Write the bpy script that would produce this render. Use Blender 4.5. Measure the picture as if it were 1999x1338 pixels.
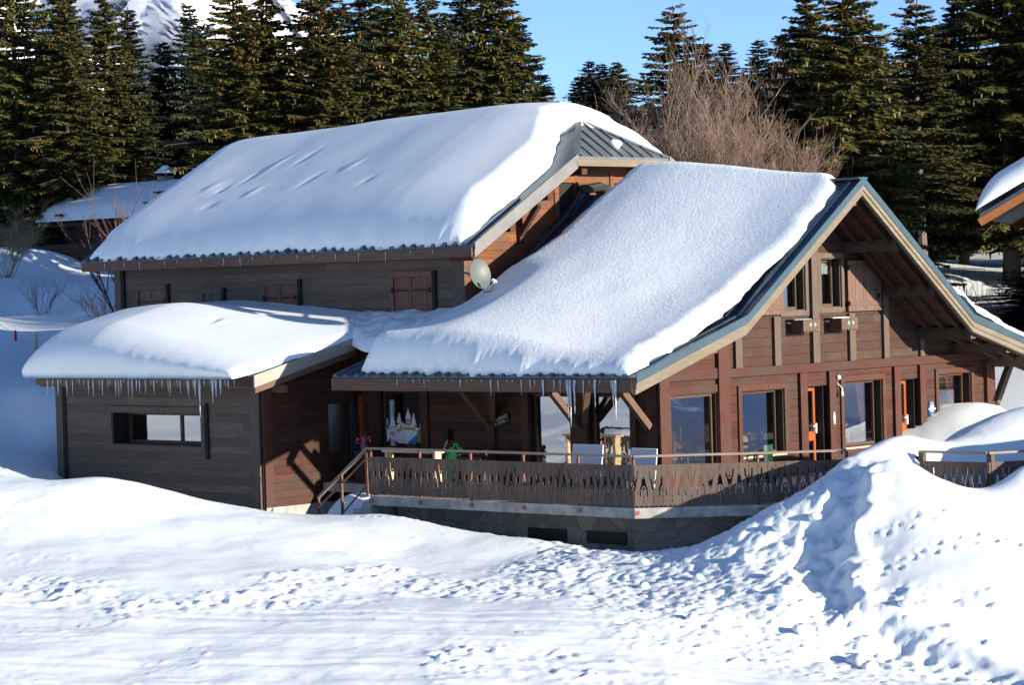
import bpy, math, random
import numpy as np
from mathutils import Vector, Matrix

# ------------------------------------------------------------------ camera, sky, sun, exposure
for _o in list(bpy.data.objects): bpy.data.objects.remove(_o)
SC = bpy.context.scene
COL = SC.collection
CAMP = Vector((40.54, -46.92, 4.43))
ROT = [[0.7209596537641904, 0.6923765673537422, -0.02884209811486758], [-0.00623526110954669, -0.035137461650808784, -0.999363037293072], [-0.692948987417627, 0.7206802673642361, -0.02101554350233739]]
cam_d = bpy.data.cameras.new("camera"); cam = bpy.data.objects.new("camera", cam_d); COL.objects.link(cam)
R_, D_, F_ = [Vector(r) for r in ROT]
cam.matrix_world = Matrix(((R_.x, -D_.x, -F_.x, CAMP.x), (R_.y, -D_.y, -F_.y, CAMP.y), (R_.z, -D_.z, -F_.z, CAMP.z), (0, 0, 0, 1)))
cam_d.sensor_fit = 'HORIZONTAL'; cam_d.sensor_width = 36.0
cam_d.lens = 5300.0 / 1999.0 * 36.0
cam_d.clip_start = 1.0; cam_d.clip_end = 12000.0
SC.camera = cam

SUN = Vector((1.0, 0.15, 0.185)).normalized()
w = bpy.data.worlds.new("World"); SC.world = w; w.use_nodes = True
nt = w.node_tree; nt.nodes.clear()
sky = nt.nodes.new('ShaderNodeTexSky'); sky.sky_type = 'NISHITA'; sky.sun_disc = False
sky.sun_elevation = math.asin(SUN.z); sky.sun_rotation = math.atan2(SUN.x, SUN.y)
sky.altitude = 1500; sky.air_density = 0.6; sky.dust_density = 1.0; sky.ozone_density = 2.0
bg = nt.nodes.new('ShaderNodeBackground'); bg.inputs[1].default_value = 0.093
wo = nt.nodes.new('ShaderNodeOutputWorld')
wb = nt.nodes.new('ShaderNodeMix'); wb.data_type = 'RGBA'; wb.blend_type = 'MULTIPLY'; wb.inputs[0].default_value = 1.0; wb.inputs[7].default_value = (0.86, 0.935, 1.07, 1); nt.links.new(sky.outputs[0], wb.inputs[6]); nt.links.new(wb.outputs[2], bg.inputs[0]); nt.links.new(bg.outputs[0], wo.inputs[0])
sd = bpy.data.lights.new("sun", 'SUN'); sd.energy = 4.2; sd.angle = math.radians(0.5); sd.color = (1.0, 0.90, 0.76)
so = bpy.data.objects.new("sun", sd); COL.objects.link(so)
so.rotation_euler = SUN.to_track_quat('Z', 'Y').to_euler(); so.location = (60, 0, 40)
SC.view_settings.view_transform = 'Standard'; SC.view_settings.look = 'None'
SC.view_settings.exposure = 1.30; SC.view_settings.gamma = 1.0; SC.view_settings.use_curve_mapping = False
SC.cycles.max_bounces = 6; SC.cycles.diffuse_bounces = 3; SC.cycles.glossy_bounces = 3
SC.cycles.transparent_max_bounces = 12; SC.cycles.transmission_bounces = 4
SC.cycles.use_denoising = True

# ------------------------------------------------------------------ noise
def _h(ix, iy, seed):
    n = (ix.astype(np.int64) * 374761393 + iy.astype(np.int64) * 668265263 + seed * 1442695041) & 0xffffffff
    n = ((n ^ (n >> 13)) * 1274126177) & 0xffffffff
    n = (n ^ (n >> 16)) & 0xffffffff
    return n / 4294967295.0
def vnoise(x, y, seed=0):
    x = np.asarray(x, float); y = np.asarray(y, float)
    ix = np.floor(x); iy = np.floor(y); fx = x - ix; fy = y - iy
    fx = fx * fx * (3 - 2 * fx); fy = fy * fy * (3 - 2 * fy)
    a = _h(ix, iy, seed); b = _h(ix + 1, iy, seed); c = _h(ix, iy + 1, seed); d = _h(ix + 1, iy + 1, seed)
    return (a * (1 - fx) + b * fx) * (1 - fy) + (c * (1 - fx) + d * fx) * fy - 0.5
def fbm(x, y, seed=0, oct=4, lac=2.1, gain=0.5):
    s = 0; a = 1.0
    for k in range(oct):
        s = s + a * vnoise(x, y, seed + k * 17); x = x * lac + 3.7; y = y * lac + 1.3; a *= gain
    return s
def sstep(a, b, x):
    t = np.clip((x - a) / (b - a), 0, 1); return t * t * (3 - 2 * t)

# ------------------------------------------------------------------ materials
MAT = {}
def new_mat(name):
    m = bpy.data.materials.new(name); m.use_nodes = True; nt = m.node_tree; nt.nodes.clear()
    out = nt.nodes.new('ShaderNodeOutputMaterial'); p = nt.nodes.new('ShaderNodeBsdfPrincipled')
    nt.links.new(p.outputs[0], out.inputs[0]); MAT[name] = m
    return m, nt, p, out
def N(nt, t, **k):
    n = nt.nodes.new(t)
    for a, b in k.items(): setattr(n, a, b)
    return n
def ramp(nt, fac, stops):
    r = N(nt, 'ShaderNodeValToRGB'); e = r.color_ramp.elements
    while len(e) > 1: e.remove(e[-1])
    e[0].position = stops[0][0]; e[0].color = (*stops[0][1], 1)
    for p, c in stops[1:]:
        x = e.new(p); x.color = (*c, 1)
    nt.links.new(fac, r.inputs[0]); return r
def noise(nt, scale, detail=4, vec=None, rough=0.55):
    n = N(nt, 'ShaderNodeTexNoise'); n.inputs['Scale'].default_value = scale; n.inputs['Detail'].default_value = detail
    n.inputs['Roughness'].default_value = rough
    if vec is not None: nt.links.new(vec, n.inputs['Vector'])
    return n
def bump(nt, h, p, strength, dist, prev=None):
    b = N(nt, 'ShaderNodeBump'); b.inputs['Strength'].default_value = strength; b.inputs['Distance'].default_value = dist
    nt.links.new(h, b.inputs['Height'])
    if prev is not None: nt.links.new(prev.outputs[0], b.inputs['Normal'])
    if p is not None: nt.links.new(b.outputs[0], p.inputs['Normal'])
    return b
def coords(nt, scale=(1, 1, 1)):
    t = N(nt, 'ShaderNodeTexCoord'); mp = N(nt, 'ShaderNodeMapping'); mp.inputs['Scale'].default_value = scale
    nt.links.new(t.outputs['Object'], mp.inputs[0]); return mp.outputs[0]
def mix(nt, fac, a, b, mode='MIX'):
    m = N(nt, 'ShaderNodeMix', data_type='RGBA', blend_type=mode)
    for s, v in ((m.inputs[0], fac), (m.inputs[6], a), (m.inputs[7], b)):
        if isinstance(v, (int, float)): s.default_value = v
        elif isinstance(v, tuple): s.default_value = (*v, 1)
        else: nt.links.new(v, s)
    return m.outputs[2]

def snow_mat(name, b1=0.35, d1=0.05, b2=0.45, d2=0.012, s1=2.2, s2=22.0):
    m, nt, p, out = new_mat(name); v = coords(nt)
    p.inputs['Base Color'].default_value = (0.87, 0.89, 0.92, 1); p.inputs['Roughness'].default_value = 0.62
    p.inputs['Specular IOR Level'].default_value = 0.35
    n1 = noise(nt, s1, 5, v); n2 = noise(nt, s2, 5, v, 0.65); n3 = noise(nt, 90, 2, v)
    a = bump(nt, n1.outputs[0], None, b1, d1)
    b = bump(nt, n2.outputs[0], None, b2, d2, a)
    bump(nt, n3.outputs[0], p, 0.5, 0.004, b)
    r = ramp(nt, n1.outputs[0], [(0.3, (0.80, 0.875, 0.89)), (0.7, (0.85, 0.915, 0.92))])
    nt.links.new(r.outputs[0], p.inputs['Base Color'])
    return m
snow_mat('snow_ground', 0.10, 0.02, 0.7, 0.010, 2.2, 30.0); snow_mat('snow_roof', 0.10, 0.02, 0.6, 0.010, 1.6, 24.0); snow_mat('snow_rough', 0.35, 0.03, 0.8, 0.022, 3.0, 13.0)
snow_mat('snow_far', 0.5, 0.3, 0.4, 0.05, 0.5, 4.0)

def wood_mat(name, dark, light, hor=True, rough=0.75, var=0.5, weather=None):
    m, nt, p, out = new_mat(name)
    v = coords(nt, (1.3, 1.3, 26) if hor else (22, 22, 1.1))
    geo = N(nt, 'ShaderNodeNewGeometry')
    add = N(nt, 'ShaderNodeVectorMath', operation='ADD'); cx = N(nt, 'ShaderNodeCombineXYZ')
    mu = N(nt, 'ShaderNodeMath', operation='MULTIPLY'); mu.inputs[1].default_value = 37.0
    nt.links.new(geo.outputs['Random Per Island'], mu.inputs[0])
    for i in range(3): nt.links.new(mu.outputs[0], cx.inputs[i])
    nt.links.new(v, add.inputs[0]); nt.links.new(cx.outputs[0], add.inputs[1])
    n1 = noise(nt, 2.0, 6, add.outputs[0], 0.62)
    r1 = ramp(nt, n1.outputs[0], [(0.28, dark), (0.72, light)])
    hs = N(nt, 'ShaderNodeHueSaturation'); mr = N(nt, 'ShaderNodeMapRange')
    mr.inputs[3].default_value = 1 - var * 0.5; mr.inputs[4].default_value = 1 + var * 0.6
    nt.links.new(geo.outputs['Random Per Island'], mr.inputs[0]); nt.links.new(mr.outputs[0], hs.inputs['Value'])
    nt.links.new(r1.outputs[0], hs.inputs['Color'])
    col = hs.outputs[0]
    if weather:
        v2 = coords(nt, (0.6, 0.6, 1.4)); nb = noise(nt, 1.6, 5, v2, 0.6)
        f = ramp(nt, nb.outputs[0], [(0.42, (0, 0, 0)), (0.66, (1, 1, 1))])
        nb2 = noise(nt, 3.0, 6, add.outputs[0], 0.7)
        r2 = ramp(nt, nb2.outputs[0], [(0.3, tuple(c * 0.7 for c in weather)), (0.7, weather)])
        col = mix(nt, f.outputs[0], col, r2.outputs[0])
    nt.links.new(col, p.inputs['Base Color'])
    p.inputs['Roughness'].default_value = rough; p.inputs['Specular IOR Level'].default_value = 0.3
    bump(nt, n1.outputs[0], p, 0.5, 0.006)
    return m
wood_mat('siding_grey', (0.080, 0.063, 0.052), (0.138, 0.108, 0.086), True, 0.8, 0.5, (0.115, 0.088, 0.072))
wood_mat('siding_red', (0.030, 0.009, 0.005), (0.080, 0.022, 0.011), True, 0.7, 0.7, (0.060, 0.034, 0.023))
wood_mat('siding_weather', (0.034, 0.020, 0.014), (0.078, 0.048, 0.034), True, 0.8, 0.5, (0.065, 0.026, 0.016))
wood_mat('siding_orange', (0.10, 0.034, 0.012), (0.21, 0.075, 0.026), True, 0.7, 0.5, (0.10, 0.055, 0.035))
wood_mat('siding_dark', (0.035, 0.016, 0.011), (0.075, 0.032, 0.020), True, 0.75, 0.6)
wood_mat('post_red', (0.040, 0.012, 0.007), (0.095, 0.027, 0.014), False, 0.65, 0.35, (0.070, 0.038, 0.028))
wood_mat('beam_red', (0.036, 0.011, 0.007), (0.085, 0.024, 0.013), True, 0.65, 0.35, (0.062, 0.034, 0.024))
wood_mat('post_grey', (0.065, 0.047, 0.036), (0.125, 0.095, 0.072), False, 0.8, 0.3)
wood_mat('corner_grey', (0.070, 0.058, 0.050), (0.115, 0.097, 0.083), False, 0.8, 0.2)
wood_mat('black_wood_shade', (0.006, 0.006, 0.006), (0.014, 0.012, 0.012), False, 0.8, 0.2)  # black gate board; also painted shade in reveals, door recesses and gaps
wood_mat('fascia_wood', (0.075, 0.042, 0.030), (0.15, 0.090, 0.065), True, 0.75, 0.3)
wood_mat('rake_wood', (0.11, 0.090, 0.065), (0.20, 0.17, 0.125), True, 0.7, 0.3, (0.17, 0.135, 0.09))
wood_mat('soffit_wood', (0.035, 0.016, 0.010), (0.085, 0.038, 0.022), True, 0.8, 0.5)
wood_mat('shutter_wood', (0.095, 0.054, 0.040), (0.17, 0.105, 0.080), False, 0.75, 0.25)
wood_mat('shutter_brown', (0.10, 0.052, 0.036), (0.17, 0.092, 0.066), False, 0.75, 0.25)
wood_mat('fence_wood', (0.075, 0.053, 0.042), (0.145, 0.105, 0.082), False, 0.8, 0.35)
wood_mat('frame_orange', (0.20, 0.045, 0.012), (0.34, 0.085, 0.022), False, 0.45, 0.2)
wood_mat('frame_brown', (0.055, 0.030, 0.018), (0.11, 0.062, 0.038), False, 0.6, 0.2)
wood_mat('chair_wood', (0.50, 0.30, 0.11), (0.66, 0.42, 0.18), False, 0.5, 0.15)
wood_mat('rail_wood', (0.16, 0.13, 0.10), (0.30, 0.25, 0.20), True, 0.75, 0.2)
wood_mat('chalet_orange', (0.20, 0.065, 0.018), (0.34, 0.12, 0.035), True, 0.7, 0.5)
wood_mat('hut_wood', (0.030, 0.018, 0.012), (0.07, 0.04, 0.026), True, 0.8, 0.5)
wood_mat('bark', (0.07, 0.055, 0.045), (0.17, 0.14, 0.12), False, 0.9, 0.2)
wood_mat('twig', (0.14, 0.095, 0.070), (0.27, 0.19, 0.14), False, 0.9, 0.4)
wood_mat('twig_dark', (0.05, 0.030, 0.024), (0.10, 0.062, 0.05), False, 0.9, 0.4)

def plain(name, col, rough=0.6, metal=0.0, var=0.12, scale=6.0, bmp=0.0, spec=0.4):
    m, nt, p, out = new_mat(name); v = coords(nt); n = noise(nt, scale, 4, v)
    r = ramp(nt, n.outputs[0], [(0.3, tuple(c * (1 - var) for c in col)), (0.7, tuple(min(1, c * (1 + var)) for c in col))])
    nt.links.new(r.outputs[0], p.inputs['Base Color']); p.inputs['Roughness'].default_value = rough
    p.inputs['Metallic'].default_value = metal; p.inputs['Specular IOR Level'].default_value = spec
    if bmp: bump(nt, n.outputs[0], p, 0.5, bmp)
    return m
plain('roof_metal', (0.055, 0.085, 0.115), 0.42, 0.35, 0.3, 3.0)
plain('roof_metal_grey', (0.13, 0.15, 0.16), 0.45, 0.3, 0.2, 3.0)
plain('flash_blue', (0.045, 0.082, 0.105), 0.45, 0.25, 0.12, 2.0)
plain('verge_grey', (0.15, 0.15, 0.145), 0.55, 0.2, 0.15, 2.0)
plain('verge_cream', (0.27, 0.27, 0.23), 0.55, 0.1, 0.10, 2.0)
plain('concrete', (0.36, 0.34, 0.31), 0.9, 0, 0.35, 3.0, 0.01)
plain('black_iron', (0.012, 0.012, 0.013), 0.5, 0.5)
plain('rust_steel', (0.17, 0.075, 0.048), 0.6, 0.3, 0.3, 12.0)
plain('bracket_paint', (0.30, 0.13, 0.085), 0.7, 0.0, 0.3, 14.0)
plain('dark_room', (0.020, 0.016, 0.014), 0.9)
plain('room_wood', (0.055, 0.035, 0.022), 0.8)
plain('green_plastic', (0.010, 0.060, 0.040), 0.3, 0, 0.1)
plain('lime_plastic', (0.05, 0.55, 0.10), 0.4, 0, 0.1)
plain('white_plastic', (0.62, 0.66, 0.70), 0.45, 0, 0.06)
plain('white_paint', (0.75, 0.74, 0.70), 0.5, 0, 0.06)
plain('dish_grey', (0.095, 0.115, 0.105), 0.5, 0.0, 0.06)
plain('curtain_red', (0.20, 0.055, 0.09), 0.9, 0, 0.2, 20)
plain('curtain_white', (0.75, 0.74, 0.72), 0.9, 0, 0.1, 20)
plain('sign_blue', (0.015, 0.06, 0.14), 0.35, 0, 0.05)
plain('sign_black', (0.02, 0.022, 0.022), 0.6, 0, 0.2)
plain('sign_letter', (0.52, 0.52, 0.46), 0.7, 0, 0.1)
plain('yellow_hex', (0.55, 0.62, 0.35), 0.5)
plain('mint', (0.16, 0.30, 0.24), 0.5)
plain('pink', (0.70, 0.10, 0.30), 0.7, 0, 0.3, 30)
plain('leaf_green', (0.03, 0.09, 0.03), 0.7)
plain('hose_red', (0.55, 0.06, 0.02), 0.5)
plain('paint_white', (0.70, 0.74, 0.80), 0.7)
plain('paint_tan', (0.55, 0.36, 0.16), 0.7)
plain('paint_blue', (0.02, 0.16, 0.48), 0.6)
plain('paint_green', (0.12, 0.32, 0.06), 0.6)
plain('paint_navy', (0.04, 0.08, 0.16), 0.6)
plain('cone_brown', (0.21, 0.092, 0.034), 0.8, 0, 0.3, 8)
plain('tan_wood', (0.55, 0.42, 0.25), 0.6)
plain('stovepipe', (0.05, 0.055, 0.06), 0.5, 0.5)
plain('red_paint', (0.55, 0.03, 0.02), 0.5)
plain('dry_grass', (0.30, 0.22, 0.12), 0.9)

m, nt, p, out = new_mat('stone'); v = coords(nt, (1.0, 1.0, 1.35))
vo = N(nt, 'ShaderNodeTexVoronoi', feature='F1'); vo.inputs['Scale'].default_value = 2.3; nt.links.new(v, vo.inputs['Vector'])
ve = N(nt, 'ShaderNodeTexVoronoi', feature='DISTANCE_TO_EDGE'); ve.inputs['Scale'].default_value = 2.3; nt.links.new(v, ve.inputs['Vector'])
bw = N(nt, 'ShaderNodeSeparateColor'); nt.links.new(vo.outputs['Color'], bw.inputs[0])
rc = ramp(nt, bw.outputs[0], [(0.0, (0.16, 0.15, 0.125)), (0.5, (0.24, 0.215, 0.165)), (1.0, (0.31, 0.27, 0.20))])
nn = noise(nt, 9, 6, v); mm = mix(nt, 0.5, rc.outputs[0], nn.outputs[0], 'MULTIPLY')
mm2 = mix(nt, 0.55, rc.outputs[0], mm)
re = ramp(nt, ve.outputs[0], [(0.0, (0, 0, 0)), (0.035, (1, 1, 1))])
c2 = mix(nt, re.outputs[0], (0.20, 0.19, 0.17), mm2); nt.links.new(c2, p.inputs['Base Color']); p.inputs['Roughness'].default_value = 0.9
bump(nt, re.outputs[0], p, 0.8, 0.02)

def glass(name, refl=0.35, tint=(0.75, 0.8, 0.82), rough=0.0):
    m = bpy.data.materials.new(name); m.use_nodes = True; nt = m.node_tree; nt.nodes.clear(); MAT[name] = m
    out = N(nt, 'ShaderNodeOutputMaterial'); tr = N(nt, 'ShaderNodeBsdfTransparent'); gl = N(nt, 'ShaderNodeBsdfGlossy')
    gl.inputs['Roughness'].default_value = rough; tr.inputs[0].default_value = (*tint, 1); gl.inputs[0].default_value = (0.95, 0.97, 1, 1)
    mx = N(nt, 'ShaderNodeMixShader'); lw = N(nt, 'ShaderNodeLayerWeight'); lw.inputs[0].default_value = 0.3
    mr = N(nt, 'ShaderNodeMapRange'); mr.inputs[3].default_value = refl * 0.7; mr.inputs[4].default_value = min(1, refl * 1.9)
    nt.links.new(lw.outputs['Fresnel'], mr.inputs[0]); nt.links.new(mr.outputs[0], mx.inputs[0])
    nt.links.new(tr.outputs[0], mx.inputs[1]); nt.links.new(gl.outputs[0], mx.inputs[2]); nt.links.new(mx.outputs[0], out.inputs[0])
    g = noise(nt, 1.7, 4, coords(nt)); b = bump(nt, g.outputs[0], None, 0.2, 0.008); nt.links.new(b.outputs[0], gl.inputs['Normal'])
glass('pane_glass', 0.24, (0.85, 0.88, 0.88)); glass('mirror_glass', 0.22, (0.5, 0.5, 0.5)); glass('porch_glass', 0.42, (0.6, 0.6, 0.6)); glass('frost_glass', 0.25, (0.35, 0.4, 0.42), 0.3)
m, nt, p, out = new_mat('ice'); p.inputs['Base Color'].default_value = (0.86, 0.93, 1.0, 1); p.inputs['Roughness'].default_value = 0.12
p.inputs['Transmission Weight'].default_value = 0.55; p.inputs['IOR'].default_value = 1.31

def foliage(name, c1, c2, c3):
    m, nt, p, out = new_mat(name); v = coords(nt)
    geo = N(nt, 'ShaderNodeNewGeometry'); oi = N(nt, 'ShaderNodeObjectInfo'); n = noise(nt, 0.9, 4, v, 0.6)
    ad = N(nt, 'ShaderNodeMath', operation='ADD'); nt.links.new(n.outputs[0], ad.inputs[0])
    ms = N(nt, 'ShaderNodeMapRange'); ms.inputs[3].default_value = -0.22; ms.inputs[4].default_value = 0.22
    nt.links.new(geo.outputs['Random Per Island'], ms.inputs[0]); nt.links.new(ms.outputs[0], ad.inputs[1])
    r = ramp(nt, ad.outputs[0], [(0.3, c1), (0.55, c2), (0.8, c3)])
    hs = N(nt, 'ShaderNodeHueSaturation'); mr = N(nt, 'ShaderNodeMapRange'); mr.inputs[3].default_value = 0.75; mr.inputs[4].default_value = 1.25
    nt.links.new(oi.outputs['Random'], mr.inputs[0]); nt.links.new(mr.outputs[0], hs.inputs['Value']); nt.links.new(r.outputs[0], hs.inputs['Color'])
    nt.links.new(hs.outputs[0], p.inputs['Base Color']); p.inputs['Roughness'].default_value = 0.75; p.inputs['Specular IOR Level'].default_value = 0.2
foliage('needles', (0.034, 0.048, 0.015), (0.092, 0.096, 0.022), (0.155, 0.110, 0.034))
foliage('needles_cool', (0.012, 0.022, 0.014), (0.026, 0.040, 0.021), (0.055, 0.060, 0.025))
m, nt, p, out = new_mat('mountain'); v = coords(nt); g = N(nt, 'ShaderNodeNewGeometry'); sx = N(nt, 'ShaderNodeSeparateXYZ')
n1 = noise(nt, 0.012, 8, coords(nt, (1, 1, 0.35)), 0.68); rr = ramp(nt, n1.outputs[0], [(0.60, (0, 0, 0)), (0.66, (1, 1, 1))])
nt.links.new(g.outputs['Normal'], sx.inputs[0]); st = ramp(nt, sx.outputs[2], [(0.55, (1, 1, 1)), (0.78, (0, 0, 0))])
f = mix(nt, 1.0, rr.outputs[0], st.outputs[0], 'MULTIPLY')
c = mix(nt, f, (0.82, 0.85, 0.90), (0.16, 0.16, 0.18)); nt.links.new(c, p.inputs['Base Color']); p.inputs['Roughness'].default_value = 0.8

# ------------------------------------------------------------------ mesh helpers
class MB:
    def __init__(s): s.v = []; s.f = []
    def hexa(s, p):
        b = len(s.v); s.v += [tuple(q) for q in p]
        s.f += [(b, b + 3, b + 2, b + 1), (b + 4, b + 5, b + 6, b + 7), (b, b + 1, b + 5, b + 4), (b + 1, b + 2, b + 6, b + 5), (b + 2, b + 3, b + 7, b + 6), (b + 3, b, b + 4, b + 7)]
        return s
    def box(s, a, c):
        x0, y0, z0 = a; x1, y1, z1 = c
        return s.hexa([(x0, y0, z0), (x1, y0, z0), (x1, y1, z0), (x0, y1, z0), (x0, y0, z1), (x1, y0, z1), (x1, y1, z1), (x0, y1, z1)])
    def beam(s, a, b, w, h, up=(0, 0, 1)):
        a = Vector(a); b = Vector(b); d = (b - a).normalized(); u = Vector(up); r = d.cross(u)
        if r.length < 1e-4: r = d.cross(Vector((1, 0, 0)))
        r.normalize(); u = r.cross(d).normalized(); r *= w / 2; u *= h / 2
        return s.hexa([a - r - u, a + r - u, b + r - u, b - r - u, a - r + u, a + r + u, b + r + u, b - r + u])
    def prism(s, poly, ext):
        b = len(s.v); n = len(poly); e = Vector(ext)
        s.v += [tuple(q) for q in poly] + [tuple(Vector(q) + e) for q in poly]
        s.f.append(tuple(range(b, b + n))[::-1]); s.f.append(tuple(range(b + n, b + 2 * n)))
        for i in range(n): j = (i + 1) % n; s.f.append((b + i, b + j, b + n + j, b + n + i))
        return s
    def tube(s, path, rad, n=6, cap=True):
        if not hasattr(rad, '__len__'): rad = [rad] * len(path)
        b = len(s.v); P = [Vector(q) for q in path]; last = None
        for i, q in enumerate(P):
            d = (P[min(i + 1, len(P) - 1)] - P[max(i - 1, 0)]).normalized()
            if last is None:
                u = d.orthogonal().normalized()
            else:
                u = (last - d * last.dot(d)); u = u.normalized() if u.length > 1e-6 else d.orthogonal().normalized()
            last = u; w_ = d.cross(u)
            for k in range(n):
                a = 2 * math.pi * k / n; s.v.append(tuple(q + (u * math.cos(a) + w_ * math.sin(a)) * rad[i]))
        for i in range(len(P) - 1):
            for k in range(n):
                k2 = (k + 1) % n; s.f.append((b + i * n + k, b + i * n + k2, b + (i + 1) * n + k2, b + (i + 1) * n + k))
        if cap:
            s.f.append(tuple(b + k for k in range(n))[::-1]); s.f.append(tuple(b + (len(P) - 1) * n + k for k in range(n)))
        return s
    def lathe(s, c, prof, n=16, axis='Z'):
        b = len(s.v); c = Vector(c)
        for r, z in prof:
            for k in range(n):
                a = 2 * math.pi * k / n; s.v.append(tuple(c + Vector((r * math.cos(a), r * math.sin(a), z))))
        for i in range(len(prof) - 1):
            for k in range(n):
                k2 = (k + 1) % n; s.f.append((b + i * n + k, b + i * n + k2, b + (i + 1) * n + k2, b + (i + 1) * n + k))
        return s
    def grid(s, V):
        ny, nx = V.shape[:2]; b = len(s.v); s.v += [tuple(q) for q in V.reshape(-1, 3)]
        for j in range(ny - 1):
            for i in range(nx - 1):
                a = b + j * nx + i; s.f.append((a, a + 1, a + nx + 1, a + nx))
        return s
    def build(s, name, mat, parent=None, smooth=False):
        off = Vector((0, 0, 0)); q = parent
        while q is not None: off += q.location; q = q.parent
        me = bpy.data.meshes.new(name)
        me.from_pydata([(a[0] - off.x, a[1] - off.y, a[2] - off.z) for a in s.v], [], s.f)
        me.materials.append(MAT[mat])
        if smooth: me.polygons.foreach_set('use_smooth', [True] * len(me.polygons))
        o = bpy.data.objects.new(name, me); COL.objects.link(o)
        if parent is not None: o.parent = parent
        return o
def np_mesh(name, V, F, mat, smooth=True):
    me = bpy.data.meshes.new(name); V = np.asarray(V, np.float32); F = np.asarray(F, np.int32); n, k = F.shape
    me.vertices.add(len(V)); me.vertices.foreach_set('co', V.ravel())
    me.loops.add(n * k); me.loops.foreach_set('vertex_index', F.ravel())
    me.polygons.add(n); me.polygons.foreach_set('loop_start', np.arange(0, n * k, k, dtype=np.int32))
    if smooth: me.polygons.foreach_set('use_smooth', np.ones(n, bool))
    me.update(calc_edges=True)
    if mat: me.materials.append(MAT[mat])
    return me
def gridfaces(ny, nx):
    a = (np.arange(ny - 1)[:, None] * nx + np.arange(nx - 1)[None]).ravel()
    return np.stack([a, a + 1, a + nx + 1, a + nx], 1)
def link(name, me, parent=None):
    o = bpy.data.objects.new(name, me); COL.objects.link(o)
    if parent is not None: o.parent = parent
    return o
def tag(o, label=None, cat=None, group=None, kind=None):
    for k, v in (('label', label), ('category', cat), ('group', group), ('kind', kind)):
        if v: o[k] = v
    return o
def thing(name, loc, label, cat, group=None):
    o = bpy.data.objects.new(name, None); COL.objects.link(o); o.location = loc; o.empty_display_size = 0.3
    return tag(o, label, cat, group)
def copy_tree(o, parent=None):
    c = o.copy(); COL.objects.link(c); c.parent = parent
    for ch in [x for x in COL.objects if x.parent == o]: copy_tree(ch, c)
    return c

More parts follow.
